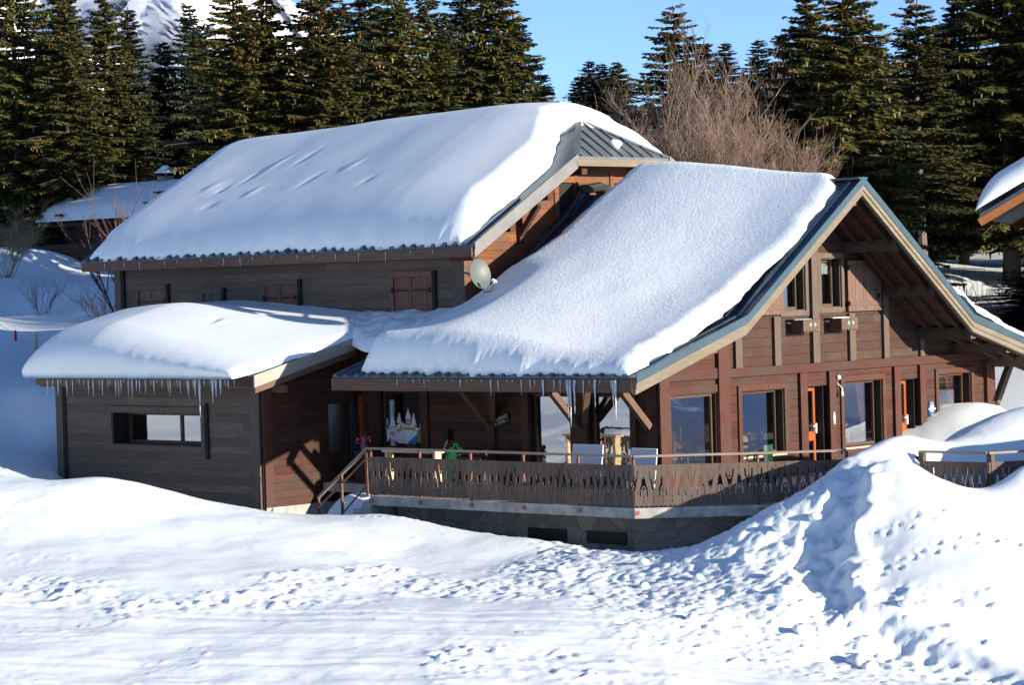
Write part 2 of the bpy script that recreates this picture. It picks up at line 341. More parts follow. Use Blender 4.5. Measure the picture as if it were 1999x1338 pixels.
# ------------------------------------------------------------------ snow ground
HC =  [(2.29, -21.45, -1.97), (5.04, -18.8, -2.08), (7.86, -16.79, -2.11), (10.28, -14.47, -2.2), (12.39, -11.75, -2.38), (14.24, -9.28, -2.54), (15.83, -7.06, -2.69), (-1.11, -19.15, -1.48), (1.89, -16.27, -1.55), (4.56, -13.7, -1.61), (6.88, -10.77, -1.6), (8.93, -8.12, -1.66), (11.55, -6.99, -2.17), (13.55, -5.07, -2.25), (-4.93, -16.56, -0.91), (-1.98, -14.42, -1.06), (1.28, -11.99, -1.32), (3.77, -10.29, -1.5), (-7.9, -14.54, -0.45), (-6.73, -13.43, -0.5), (-5.18, -11.94, -0.67), (-3.25, -10.78, -0.85), (-0.96, -9.98, -1.08), (2.36, -8.87, -1.37), (4.42, -6.89, -1.4), (-12.14, -11.65, 0.52), (-10.87, -10.44, 0.41), (-10.44, -9.33, 0.25), (-9.35, -8.98, 0.33), (-8.68, -8.34, 0.18), (-8.01, -7.7, -0.11), (-6.95, -7.38, -0.33), (-5.73, -6.92, -0.54), (-4.7, -6.62, -0.66), (-3.83, -6.48, -0.68), (-8.8, -11.93, -0.04), (-5.98, -9.93, -0.38), (-2.83, -8.3, -0.85), (-1.25, -6.79, -1.11), (1.02, -6.0, -1.29), (-4.29, -5.12, -0.66), (-4.1, -4.66, -0.69), (-2.71, -4.58, -0.9), (-1.33, -4.36, -1.09), (0.17, -4.31, -1.16), (1.35, -4.29, -1.2), (2.51, -4.28, -1.23), (3.45, -4.21, -1.23), (5.46, -4.62, -0.79), (6.19, -4.19, -0.4), (6.66, -3.45, -0.03), (6.57, -2.28, 0.37), (6.83, -2.01, 0.7), (5.56, -6.35, -1.34), (6.85, -5.52, -1.05), (7.2, -4.33, -0.64), (7.35, -1.93, 0.58), (7.24, -1.06, 0.91), (6.93, 0.03, 1.05), (7.18, 0.68, 0.87), (7.73, 1.21, 0.74), (8.22, 2.38, 0.72), (9.02, 3.14, 0.77), (8.39, -1.77, 0.63), (9.24, -1.93, 0.32), (10.01, -1.75, 0.1), (10.1, -1.24, 0.3), (10.28, -0.78, 0.63), (10.65, 0.56, 1.07), (8.54, -3.59, -0.24), (10.21, -3.38, -0.49), (11.0, -1.92, -0.38), (11.73, -1.22, -0.21), (9.36, -4.9, -1.09), (11.07, -4.65, -1.12), (12.38, -4.09, -1.3), (13.22, -3.29, -1.33), (10.3, -6.52, -1.65), (11.42, -5.99, -1.73), (12.94, -4.96, -1.9), (6.18, 1.53, 0.73), (5.72, 3.16, 0.79), (6.3, 3.31, 1.05), (6.54, 3.97, 1.27), (6.83, 4.53, 1.37), (7.39, 5.77, 1.5), (5.42, 1.07, 0.47), (1.07, 12.16, 1.0), (-1.8, 17.73, 1.26), (-0.75, 18.74, 1.36), (-7.46, 26.21, 2.95), (-12.87, 33.53, 3.89), (-13.9, 32.55, 4.2), (-18.9, 38.86, 4.76), (-17.64, 40.06, 4.53), (-16.81, 40.86, 4.6), (-15.4, 42.22, 4.54), (-17.16, -4.02, -0.35), (-13.65, -7.57, 0.03), (-15.57, -8.03, -0.02), (-20.21, -2.78, 0.31), (-19.16, -4.54, 0.17), (-22.15, -0.45, 1.14), (-23.49, -0.34, 1.48), (-25.78, 0.25, 1.96), (-26.87, -0.79, 2.31), (-35.72, 7.37, 3.06), (-33.2, 7.01, 3.01), (-30.61, 6.72, 2.64), (-40.69, 10.94, 3.81), (-38.68, 12.88, 4.28), (-35.23, 12.04, 4.07), (-44.83, 13.92, 4.46), (-42.33, 14.94, 4.77), (-39.21, 15.17, 4.76), (-50.76, 20.72, 5.01), (-48.78, 22.63, 5.1), (-52.28, 19.26, 5.2), (-75.48, 35.84, 6.39), (-73.2, 38.04, 6.3), (-69.51, 38.81, 6.3), (-78.34, 33.1, 6.56), (-64.84, 29.44, 6.97), (-61.82, 29.53, 5.92), (-66.93, 27.43, 6.81), (-40.14, 7.32, 4.26), (-25.72, -2.48, 1.64), (-13.0, -3.6, -1.0), (-17.0, -3.4, -0.7), (-10.3, -3.6, -1.1), (-9.6, -3.0, -1.1), (-5.2, -3.7, -1.3), (-3.5, -3.65, -1.45), (-2.0, -3.65, -1.55), (0.0, -3.6, -1.6), (1.7, -3.6, -1.65), (2.9, -3.2, -1.65), (3.9, -2.2, -1.5), (4.7, -1.5, -1.2), (8.2, -0.85, -0.05), (8.8, -0.8, -0.3), (9.4, -0.75, -0.35), (9.0, -1.25, -0.1), (9.75, 0.4, -0.2), (8.6, 0.15, 0.4), (9.3, 0.3, 0.4), (10.1, -0.4, -0.2), (-15.0, 4.0, -0.5), (-10.0, 8.0, -0.3), (-2.0, 6.0, -0.6), (-2.0, 14.0, 0.5), (-12.0, 16.0, 1.0), (-22.0, 10.0, 1.2), (-20.0, 2.0, 0.5), (-23.0, -1.0, 0.4), (2.0, 8.0, -0.45), (5.0, 3.0, -0.45), (2.0, 13.0, 0.1), (4.0, 1.0, -0.5), (4.0, 6.0, -0.4), (1.5, 1.5, -0.5), (1.5, 4.0, -0.5), (-10.0, 40.0, 5.0), (-30.0, 40.0, 5.0), (-50.0, 60.0, 10.0), (-20.0, 80.0, 12.0), (-60.0, 110.0, 20.0), (-110.0, 60.0, 16.0), (10.0, 60.0, 9.0), (30.0, 40.0, 5.0), (-140.0, 150.0, 34.0), (-60.0, 180.0, 40.0), (40.0, 150.0, 30.0), (120.0, 90.0, 20.0), (-60.0, -40.0, 10.0), (-40.0, -60.0, 12.0), (-90.0, -80.0, 26.0), (-40.0, -20.0, 2.5), (-90.0, 0.0, 10.0), (-160.0, -20.0, 20.0), (-160.0, -160.0, 40.0), (0.0, -60.0, 2.0), (0.0, -120.0, 10.0), (60.0, -60.0, 2.0), (60.0, -140.0, 10.0), (40.0, 0.0, 0.0), (40.0, 20.0, 1.0), (70.0, 10.0, -1.0), (110.0, 10.0, -3.0), (160.0, -40.0, -6.0), (160.0, 60.0, 4.0), (25.0, -30.0, -1.8), (60.0, 60.0, 6.0), (200.0, 200.0, 30.0), (-200.0, 200.0, 60.0), (0.0, 260.0, 60.0), (250.0, -200.0, 0.0), (-50.0, -250.0, 30.0), (-250.0, -250.0, 60.0), (-260.0, 50.0, 40.0)]

PATH = [(7.31, -2.04), (7.59, -2.96), (7.79, -3.67), (8.0, -4.46), (8.59, -5.37), (9.42, -6.44), (10.2, -7.08), (11.1, -7.3), (12.03, -7.35), (13.23, -7.52), (14.83, -7.9)]
TRACKS = [[(8.85, -4.22), (9.1, -4.03), (9.52, -3.58), (9.89, -3.07), (10.27, -2.76), (10.79, -2.3)],
 [(9.62, -5.61), (9.92, -5.17), (10.08, -4.73), (10.46, -3.91), (10.88, -3.15), (11.52, -2.74)],
 [(-3.84, -5.78), (-3.01, -5.29), (-2.6, -4.8), (-1.9, -4.37), (0.16, -4.46)]]
LUMP = [(2.2, -4.41), (3.73, -4.61), (5.62, -4.8), (6.41, -4.2), (6.75, -3.34), (7.23, -5.21), (6.17, -6.29), (3.08, -5.09), (7.6, -8.74), (9.1, -8.33), (10.01, -8.0), (3.04, -6.6), (4.0, -9.11), (9.31, -10.05), (10.47, -9.33), (11.96, -9.08), (8.0, -7.0), (6.5, -8.0), (5.0, -7.6)]
ROUGH = [(-2.35, -15.98), (-1.27, -15.59), (0.62, -15.25), (1.28, -13.93), (0.87, -11.62), (1.0, -9.68), (2.82, -10.04), (8.14, -14.07), (8.96, -13.67), (10.25, -13.17), (11.11, -6.35), (11.7, -6.08), (12.19, -5.81), (-4.5, -17.0), (2.2, -12.6)]
_P = np.array(HC); _A = _P[:, :2]; _n = len(_P)
def _K(B):
    r2 = ((B[:, None, :] - _A[None]) ** 2).sum(2) + 1e-9; return .5 * r2 * np.log(r2)
_M = np.zeros((_n + 3, _n + 3)); _M[:_n, :_n] = _K(_A) + np.eye(_n) * .12; _M[:_n, _n] = 1; _M[:_n, _n + 1:] = _A; _M[_n, :_n] = 1; _M[_n + 1:, :_n] = _A.T
_w = np.linalg.solve(_M, np.r_[_P[:, 2], 0, 0, 0])
def base_h(x, y):
    B = np.stack([np.ravel(x), np.ravel(y)], 1).astype(float); out = np.zeros(len(B))
    for i in range(0, len(B), 20000):
        b = B[i:i + 20000]; out[i:i + 20000] = _K(b) @ _w[:_n] + _w[_n] + b @ _w[_n + 1:]
    r = np.hypot(B[:, 0], B[:, 1]); k = sstep(260, 420, r)
    dc = np.hypot(B[:, 0] - 40.5, B[:, 1] + 46.9); out = np.clip(out, -30, 70) * (1 - k) + 25.0 * k
    return np.where(dc > 120, np.minimum(out, 4.0 + .034 * dc), out)
def seg_dist(x, y, pl):
    best = np.full(x.shape, 1e9); side = np.zeros(x.shape); tt = np.zeros(x.shape); L = 0.0
    for (ax, ay), (bx, by) in zip(pl[:-1], pl[1:]):
        dx, dy = bx - ax, by - ay; l2 = dx * dx + dy * dy; t = np.clip(((x - ax) * dx + (y - ay) * dy) / l2, 0, 1)
        d = np.hypot(x - ax - t * dx, y - ay - t * dy); s = np.sign((x - ax) * dy - (y - ay) * dx); m = d < best
        best = np.where(m, d, best); side = np.where(m, s, side); tt = np.where(m, L + t * math.sqrt(l2), tt); L += math.sqrt(l2)
    return best, side, tt
def ground_h(x, y):
    x = np.ravel(x).astype(float); y = np.ravel(y).astype(float); z = base_h(x, y)
    near = (x > -26) & (x < 24) & (y > -27) & (y < 12)
    X = x[near]; Y = y[near]; dz = np.zeros(X.shape)
    dz += 0.09 * fbm(X * .45, Y * .45, 3, 3) + 0.010 * fbm(X * 1.7, Y * 1.7, 9, 2) + .003 * vnoise(X * 9, Y * 9, 12) + .003 * vnoise(X * 15, Y * 15, 13)
    # trodden path: a ditch with a raised ragged lip on its right side
    d, side, t = seg_dist(X, Y, PATH); d = d + (.42 * vnoise(X * 1.9, Y * 1.9, 24) + .22 * vnoise(X * 4.7, Y * 4.7, 25)) * (1 - .6 * sstep(5, 8, t)); wob = 0.18 * vnoise(t * 1.3, t * 0, 5)
    wdt = 0.50 + wob + 0.25 * sstep(4, 9, t); ditch = 1 - sstep(wdt * .55, wdt * 1.25, d)
    fade = sstep(-.1, .8, t)
    dz -= 0.15 * ditch * fade
    lip = np.exp(-((d - wdt * 1.35) / .30) ** 2) * (side < 0)
    lip2 = np.exp(-((d - wdt * 1.35) / .22) ** 2) * (side > 0)
    dz += fade * lip * (0.15 + 0.14 * vnoise(X * 3, Y * 3, 21)) * (1 - .65 * sstep(4.5, 7.5, t)) + fade * lip2 * (0.01 + .10 * vnoise(X * 3, Y * 3, 22))
    dz += ditch * fade * 0.14 * fbm(X * 3.1, Y * 3.1, 31, 4)
    # trampled area
    def field(pts, r):
        f = np.zeros(X.shape)
        for (a, b) in pts: f = np.maximum(f, 1 - sstep(r * .45, r, np.hypot(X - a, Y - b)))
        return f
    lf = field(LUMP, 2.1); rf = field(ROUGH, 1.5)
    n1 = vnoise(X * 5.2, Y * 5.2, 41); n2 = vnoise(X * 8.3 + 5, Y * 8.3, 42)
    pits = np.clip(-(n1 + .05), 0, 1) * -0.085 + np.clip(n2 - .10, 0, 1) * 0.08
    dz += lf * (pits + 0.05 * vnoise(X * 12, Y * 12, 43) + .05 * vnoise(X * 2, Y * 2, 44))
    br = np.clip(vnoise(X * 1.9, Y * 1.9, 51) + vnoise(X * 5, Y * 5, 52) * .8 + vnoise(X * 11, Y * 11, 54) * .5 - .02, 0, 1)
    dz += rf * (br * 0.13 + 0.03 * vnoise(X * 9, Y * 9, 53))
    # groomed track: shallow wheel and ski lines along the road
    a = math.radians(38); u = X * math.cos(a) + Y * math.sin(a); v = -X * math.sin(a) + Y * math.cos(a)
    road = sstep(-11.0, -12.4, v + .5 * vnoise(u * .12, u * 0, 60)) 
    lines = 0
    for k, (v0, wd, dp) in enumerate([(-12.6, .10, .05), (-13.1, .10, .04), (-14.0, .2, .05), (-14.7, .08, .04), (-15.3, .3, .06), (-16.4, .12, .05), (-17.0, .2, .05), (-17.9, .1, .04)]):
        vc = v0 + .35 * vnoise(u * .1 + k, u * 0 + k, 61); lines = lines - dp * np.exp(-((v - vc) / wd) ** 2) + dp * .7 * np.exp(-((v - vc - wd * 2) / wd) ** 2)
    cr = np.clip(vnoise(X * 8.5, Y * 8.5, 71) - .27, 0, 1) * np.clip(fbm(X * .7, Y * .7, 72, 2) + .25, 0, 1); dz += cr * .18 * (1 - ditch)
    dz += road * (lines * .28 + 0.010 * vnoise(u * .8, v * 5.0, 63) + 0.014 * vnoise(u * 4, v * 9, 64))
    # animal and boot tracks
    rnd = random.Random(4)
    for ti, tr in enumerate(TRACKS):
        dd, ss, tt = seg_dist(X, Y, tr); m = dd < .8
        if not m.any(): continue
        idx = np.where(m)[0]; L = sum(math.dist(p, q) for p, q in zip(tr[:-1], tr[1:])); s = 0.0; k = 0
        while s < L:
            acc = 0
            for p, q in zip(tr[:-1], tr[1:]):
                l = math.dist(p, q)
                if acc + l >= s:
                    f = (s - acc) / l; px = p[0] + (q[0] - p[0]) * f; py = p[1] + (q[1] - p[1]) * f; nx, ny = -(q[1] - p[1]) / l, (q[0] - p[0]) / l; break
                acc += l
            o = (.11 if k % 2 else -.11) + rnd.uniform(-.06, .06); px += nx * o; py += ny * o
            r = rnd.uniform(.045, .07); e = np.hypot(X[idx] - px, Y[idx] - py)
            dz[idx] -= (.055 if ti != 0 else .04) * np.exp(-(e / r) ** 2) - .02 * np.exp(-((e - 1.7 * r) / (.6 * r)) ** 2)
            s += rnd.uniform(.16, .30); k += 1
    # keep the ground down inside and right beside the building
    z[near] += dz
    far = ~near; z[far] += 0.25 * fbm(x[far] * .12, y[far] * .12, 7, 4)
    return z
def gh(x, y): return float(ground_h(np.array([x]), np.array([y]))[0])
CR = np.array([0.7209, 0.6930]); CF = np.array([-0.6930, 0.7209])
us = list(np.arange(-14.0, 14.01, 0.055)); st = .06
while us[-1] < 2500: st *= 1.11; us.append(us[-1] + st)
st = .06; neg = [-14.0]
while neg[-1] > -2500: st *= 1.11; neg.append(neg[-1] - st)
us = np.array(neg[::-1][:-1] + us)
ws = list(np.arange(43.0, 64.0, 0.075)); st = .075
while ws[-1] < 110: st = min(st * 1.03, .45); ws.append(ws[-1] + st)
while ws[-1] < 3500: st *= 1.10; ws.append(ws[-1] + st)
st = .08; neg = [43.0]
while neg[-1] > -2500: st *= 1.13; neg.append(neg[-1] - st)
ws = np.array(neg[::-1][:-1] + ws)
U, Wd = np.meshgrid(us, ws)
GX = CAMP.x + U * CR[0] + Wd * CF[0]; GY = CAMP.y + U * CR[1] + Wd * CF[1]
GZ = ground_h(GX, GY)
V = np.stack([GX.ravel(), GY.ravel(), GZ], 1)
g = link('snow_ground', np_mesh('snow_ground', V, gridfaces(*U.shape), 'snow_ground')); g['kind'] = 'structure'

# ------------------------------------------------------------------ mountain and sky gap
def dirpt(px, py, d):
    v = Vector(((px - 999.5) / 5300, (py - 669) / 5300, 1.0)); return CAMP + (R_ * v.x + D_ * v.y + F_ * v.z) * d
def mountain():
    nx, ny = 300, 130
    prof = [(-900, -330), (-300, -300), (0, -170), (150, -120), (330, -150), (430, -70), (540, -8), (600, 30), (700, 90), (850, 150), (1000, 190), (1120, 205), (1300, 240), (1700, 290), (2600, 330)]
    xs = np.linspace(-900, 2600, nx); top = np.interp(xs, [p[0] for p in prof], [p[1] for p in prof])
    V = np.zeros((ny, nx, 3))
    for j in range(ny):
        f = j / (ny - 1)
        for i in range(nx):
            py = 560 * (1 - f) + top[i] * f; d = 3000 + 1500 * f + 260 * math.sin(xs[i] * .011) * (f ** .5)
            V[j, i] = dirpt(xs[i], py, d)
    n = fbm(V[..., 0] * .004, V[..., 1] * .004 + V[..., 2] * .002, 71, 6); r = np.abs(fbm(V[..., 0] * .0025, V[..., 1] * .0025, 72, 5))
    k = (380 * n - 420 * r); V[..., 0] += F_.x * k; V[..., 1] += F_.y * k; V[..., 2] += 14 * n
    o = link('mountain', np_mesh('mountain', V.reshape(-1, 3), gridfaces(ny, nx), 'mountain')); o['kind'] = 'structure'
mountain()

# ------------------------------------------------------------------ chalet helpers
def PS(c):  # wall facing -Y at Y = c
    return lambda u, o, z: (u, c - o, z)
def PE(c):  # wall facing +X at X = c
    return lambda u, o, z: (c + o, u, z)
def ubox(mb, P, u0, u1, o0, o1, z0, z1):
    mb.hexa([P(u0, o0, z0), P(u1, o0, z0), P(u1, o1, z0), P(u0, o1, z0), P(u0, o0, z1), P(u1, o0, z1), P(u1, o1, z1), P(u0, o1, z1)]); return mb
def siding(P, u0, u1, z0, z1, b, holes=(), lim=None, t=.03, lap=0.0, gap=.008, base=0.0, brk=(), seed=1, joint=4.0):
    mb = MB(); rnd = random.Random(seed); k = 0; z = z0
    if lim is None: lim = lambda zz: (u0, u1)
    while z < z1 - 1e-6:
        zt = min(z + b, z1); cuts = sorted({z, zt} | {c for h in holes for c in (h[2], h[3]) if z < c < zt} | {c for c in brk if z < c < zt})
        js = []; x = u0 + rnd.uniform(.5, joint)
        while x < u1: js.append(x); x += rnd.uniform(joint * .6, joint * 1.3)
        for a, c in zip(cuts[:-1], cuts[1:]):
            zc = c - gap if c == zt else c
            if zc <= a: continue
            la = lim(a); lc = lim(zc)
            if la[0] >= la[1] or lc[0] > lc[1]: continue
            iv = [(max(u0, min(la[0], lc[0])), min(u1, max(la[1], lc[1])))]
            for h in holes:
                if h[2] < c - 1e-6 and h[3] > a + 1e-6:
                    nv = []
                    for s, e in iv:
                        if h[1] <= s or h[0] >= e: nv.append((s, e))
                        else:
                            if h[0] > s: nv.append((s, h[0]))
                            if h[1] < e: nv.append((h[1], e))
                    iv = nv
            for s, e in iv:
                pts = [s] + [j for j in js if s + .2 < j < e - .2] + [e]
                for p, q in zip(pts[:-1], pts[1:]):
                    q2 = q - (.004 if q != e else 0)
                    def cl(u, l): return min(max(u, l[0]), l[1])
                    pa, qa, pc, qc = cl(p, la), cl(q2, la), cl(p, lc), cl(q2, lc)
                    if qa - pa < .005 and qc - pc < .005: continue
                    ob = base + t + lap * (zt - a) / b; oc = base + t + lap * (zt - zc) / b
                    ob += rnd.uniform(0, .003)
                    mb.hexa([P(pa, base, a), P(qa, base, a), P(qa, ob, a), P(pa, ob, a), P(pc, base, zc), P(qc, base, zc), P(qc, oc, zc), P(pc, oc, zc)])
        z = zt; k += 1
    return mb
def lerpz(pts, y):
    if y <= pts[0][0]:
        (a, b), (c, d) = pts[0], pts[1]
    elif y >= pts[-1][0]:
        (a, b), (c, d) = pts[-2], pts[-1]
    else:
        for (a, b), (c, d) in zip(pts[:-1], pts[1:]):
            if a <= y <= c: break
    return b + (d - b) * (y - a) / (c - a)
RR = [(-2.9, 2.37), (0.95, 3.55), (5.45, 6.72), (9.93, 3.32), (14.4, 2.05)]
RM = [(0.25, 5.44), (5.85, 8.69), (11.45, 5.44)]
RA = [(-4.04, 2.38), (1.0, 3.59)]
def inv_range(pts, z, lo, hi):
    ys = [y for y in np.arange(lo, hi + .001, .01) if lerpz(pts, y) >= z]
    return (ys[0], ys[-1]) if ys else (1, 0)
_lc = {}
def limf(pts, off, lo, hi):
    def f(z):
        k = (id(pts), off, lo, hi, round(z, 4))
        if k not in _lc: _lc[k] = inv_range(pts, z + off, lo, hi)
        return _lc[k]
    return f

ch = thing('chalet', (0, 0, -0.35), 'long dark wooden alpine chalet with snow covered roofs and a sunlit red brown gable', 'chalet')

def window(P, u0, u1, z0, z1, depth=.16, casing=.10, proud=.05, frame='frame_brown', cas='post_red', mull=(), sash=.07, glassm='pane_glass', sill=None, left_bar=True, parent=ch, label=None):
    # casing and reveals are the window itself, its pane and sill are sub-parts
    mb = MB()
    if casing:
        ubox(mb, P, u0 - casing, u0, .032, .032 + proud, z0 - casing, z1 + casing); ubox(mb, P, u1, u1 + casing, .032, .032 + proud, z0 - casing, z1 + casing)
        ubox(mb, P, u0, u1, .032, .032 + proud, z1, z1 + casing); ubox(mb, P, u0, u1, .032, .032 + proud, z0 - casing, z0)
    r = .025
    ubox(mb, P, u0, u0 + r, -depth - .05, .031, z0, z1); ubox(mb, P, u1 - r, u1, -depth - .05, .031, z0, z1)
    ubox(mb, P, u0 + r, u1 - r, -depth - .05, .031, z1 - r, z1); ubox(mb, P, u0 + r, u1 - r, -depth - .05, .031, z0, z0 + r)
    win = mb.build('window', cas, parent)
    ubox(MB(), P, u1 - r - .004, u1 - r + .003, -depth + .031, .030, z0 + r, z1 - r).build('reveal_shade', 'black_wood_shade', win); ubox(MB(), P, u0 + r - .003, u0 + r + .004, -depth + .031, .030, z0 + r, z1 - r).build('reveal_shade', 'black_wood_shade', win)  # thin black sheets paint the shade onto both side reveals
    if label: win['label'] = label
    fb = MB(); a, b, c, d = u0 + r, u1 - r, z0 + r, z1 - r
    ubox(fb, P, a, a + sash, -depth - .04, -depth + .03, c, d); ubox(fb, P, b - sash, b, -depth - .04, -depth + .03, c, d)
    ubox(fb, P, a + sash, b - sash, -depth - .04, -depth + .03, d - sash, d); ubox(fb, P, a + sash, b - sash, -depth - .04, -depth + .03, c, c + sash)
    for m_ in mull: ubox(fb, P, m_ - sash * .6, m_ + sash * .6, -depth - .04, -depth + .028, c + sash, d - sash)
    fb.build('frame', frame, win)
    cuts = [a + sash] + [q for m_ in mull for q in (m_ - sash * .6, m_ + sash * .6)] + [b - sash]
    for s, e in zip(cuts[::2], cuts[1::2]): ubox(MB(), P, s, e, -depth - .012, -depth - .004, c + sash, d - sash).build('pane', glassm, win)
    if sill:
        sm = MB(); ubox(sm, P, u0 - .02, u1 + .02, -depth + .02, .10, z0 - .035, z0 + .005); sm.build('sill', sill, win)
    return win
def post(P, u0, u1, z0, z1, proud, mat, name='post'):
    mb = MB(); ubox(mb, P, u0, u1, .0305, proud, z0, z1); return mb.build(name, mat, ch)

# ---- restaurant gable wall (X = 0)
E0 = PE(0.0)
WIN_E = [(0.32, 2.03, .02, 1.80), (2.93, 4.55, .21, 1.78), (6.92, 8.52, .18, 1.83), (10.95, 12.42, .18, 1.84)]
DOORS = [(5.40, 6.28, -.33, 1.77), (9.24, 10.08, -.33, 1.77)]
WIN_U = [(4.60, 5.48, 3.62, 4.86), (6.12, 6.93, 3.66, 4.88)]
holes = WIN_E + DOORS + WIN_U
gl = limf(RR, .16, 0.0, 13.4)
mb = siding(E0, 0.0, 13.4, -.35, 2.12, .205, holes, gl, seed=3, brk=(2.0,)); mb.build('siding_wall', 'siding_red', ch)
mb = siding(E0, 0.0, 2.03, 2.12, 6.6, .225, holes, gl, seed=6); mb.build('siding_wall', 'siding_red', ch)
mb = siding(E0, 2.035, 13.4, 2.12, 6.6, .225, holes, gl, seed=5); mb.build('siding_wall', 'siding_weather', ch)
mb = siding(E0, 0.0, 13.4, -.35, 6.6, .3, holes, gl, t=.06, gap=0, base=-.065, seed=5, joint=99); mb.build('inner_wall', 'dark_room', ch)
for a, b, z0, z1, pr, mt in [(-.05, .32, -.35, 2.75, .10, 'post_red'), (2.03, 2.44, -.35, 3.62, .14, 'post_red'), (5.13, 5.40, -.35, 2.11, .12, 'post_red'),
      (6.28, 6.52, -.35, 2.11, .12, 'post_red'), (8.98, 9.24, -.35, 2.11, .12, 'post_red'), (10.08, 10.32, -.35, 2.11, .12, 'post_red'), (13.05, 13.42, -.35, 2.35, .14, 'post_red'),
      (2.70, 2.94, 2.33, 4.5, .12, 'post_grey'), (4.18, 4.42, 2.33, 3.5, .12, 'post_grey'), (5.66, 5.92, 2.33, 6.2, .14, 'post_grey'), (7.16, 7.40, 2.33, 3.50, .12, 'post_grey'),
      (8.58, 8.80, 2.33, 3.98, .12, 'post_grey'), (10.13, 10.30, 2.33, 2.92, .12, 'post_grey')]:
    post(E0, a, b, z0, z1, pr, mt)
for a, b, z0, z1, pr in [(2.441, 13.05, 2.12, 2.325, .135), (.321, 2.029, 2.12, 2.36, .10), (.321, 2.029, 1.81, 1.99, .09)]:
    mb = MB(); ubox(mb, E0, a, b, .0305, pr, z0, z1); mb.build('beam', 'beam_red', ch)
for a in (2.441, 6.521, 10.321): # black side slot strips left of the windows
    pass
for i, (a, b, c, d) in enumerate(WIN_E):
    wn = window(E0, a, b, c, d, depth=.20 if i else .10, casing=.0 if i == 0 else .13, cas='post_red', frame='frame_brown', sill='tan_wood' if i else None, mull=(), sash=.06)
    if i == 1 or i == 2 or i == 3:
        pass
    if i in (2, 3):
        cb = MB(); zz = np.linspace(d - .05, c + .35, 14); uu = np.linspace(0, .30, 16); V = np.zeros((14, 16, 3))
        for j, z in enumerate(zz):
            s = 1 - .75 * (j / 13.0) ** 1.6
            for k, u in enumerate(uu): V[j, k] = E0(b - .12 - .30 + u * s + (1 - s) * .30, -.46 + .03 * math.sin(k * 1.9), z)
        o = cb.grid(V).build('curtain', 'curtain_red', wn, True)
for (a, b, c, d) in WIN_U:
    wn = window(E0, a, b, c, d, depth=.20, casing=.12, cas='post_grey', frame='frame_brown', sill=None, sash=.07)
    if a > 6:
        cb = MB(); V = np.zeros((4, 24, 3))
        for j in range(4):
            for k in range(24): V[j, k] = E0(a + .12 + (b - a - .24) * k / 23, -.26 + .02 * math.sin(k * 1.5), d - .12 - .09 * j)
        cb.grid(V).build('curtain', 'curtain_white', wn, True)
def door(P, u0, u1, z0, z1, depth=.22, parent=ch):
    mb = MB(); f = .13; D = -depth
    ubox(mb, P, u0, u0 + f, D - .05, D, z0, z1); ubox(mb, P, u1 - f, u1, D - .05, D, z0, z1)
    ubox(mb, P, u0 + f, u1 - f, D - .05, D, z1 - f, z1); ubox(mb, P, u0 + f, u1 - f, D - .05, D, .42, .64); ubox(mb, P, u0 + f, u1 - f, D - .05, D, z0, z0 + .2)
    d = mb.build('door', 'frame_orange', parent)
    ubox(MB(), P, u0 + f, u1 - f, D - .03, D - .02, .64, z1 - f).build('pane', 'pane_glass', d); ubox(MB(), P, u0 + f, u1 - f, D - .03, D - .02, z0 + .2, .42).build('pane', 'pane_glass', d)
    hm = MB(); ubox(hm, P, u1 - .10, u1 - .05, D, D + .05, .60, .84); ubox(hm, P, u1 - .2, u1 - .07, D + .04, D + .06, .76, .79); hm.build('handle', 'white_paint', d)
    rv = MB(); ubox(rv, P, u0 - .005, u0 + .02, D, .0, z0, z1); ubox(rv, P, u1 - .02, u1 + .005, D, .0, z0, z1); ubox(rv, P, u0, u1, D, 0, z1 - .02, z1 + .005); rv.build('frame', 'black_wood_shade', d)  # recess lining, its shade painted in as black
for (a, b, c, d) in DOORS: door(E0, a, b - .12, c, d)
# attic shutters
def plank_shutter(P, u0, u1, z0, z1, o0, mat, n, bars, name='shutter', irons=True):
    mb = MB(); w_ = (u1 - u0) / n
    for i in range(n): ubox(mb, P, u0 + i * w_, u0 + (i + 1) * w_ - .008, o0, o0 + .03, z0, z1)
    for zb in bars: ubox(mb, P, u0 + .01, u1 - .01, o0 + .03, o0 + .055, zb - .06, zb + .06)
    s = mb.build(name, mat, ch)
    return s
s = plank_shutter(E0, 7.06, 8.42, 3.55, 4.80, .15, 'shutter_wood', 9, (4.62, 3.74))
for q in ((7.98, 8.26, .205, .22, 4.06, 4.08), (8.24, 8.30, .205, .22, 3.86, 3.98)): ubox(MB(), E0, *q).build('latch', 'black_iron', s)
for q in ((7.05, 7.09, .1, .22, 4.57, 4.67), (7.05, 7.09, .1, .22, 3.70, 3.80)): ubox(MB(), E0, *q).build('hinge', 'black_iron', s)
plank_shutter(E0, 3.35, 4.46, 3.55, 4.5, .16, 'shutter_wood', 8, (3.72,))
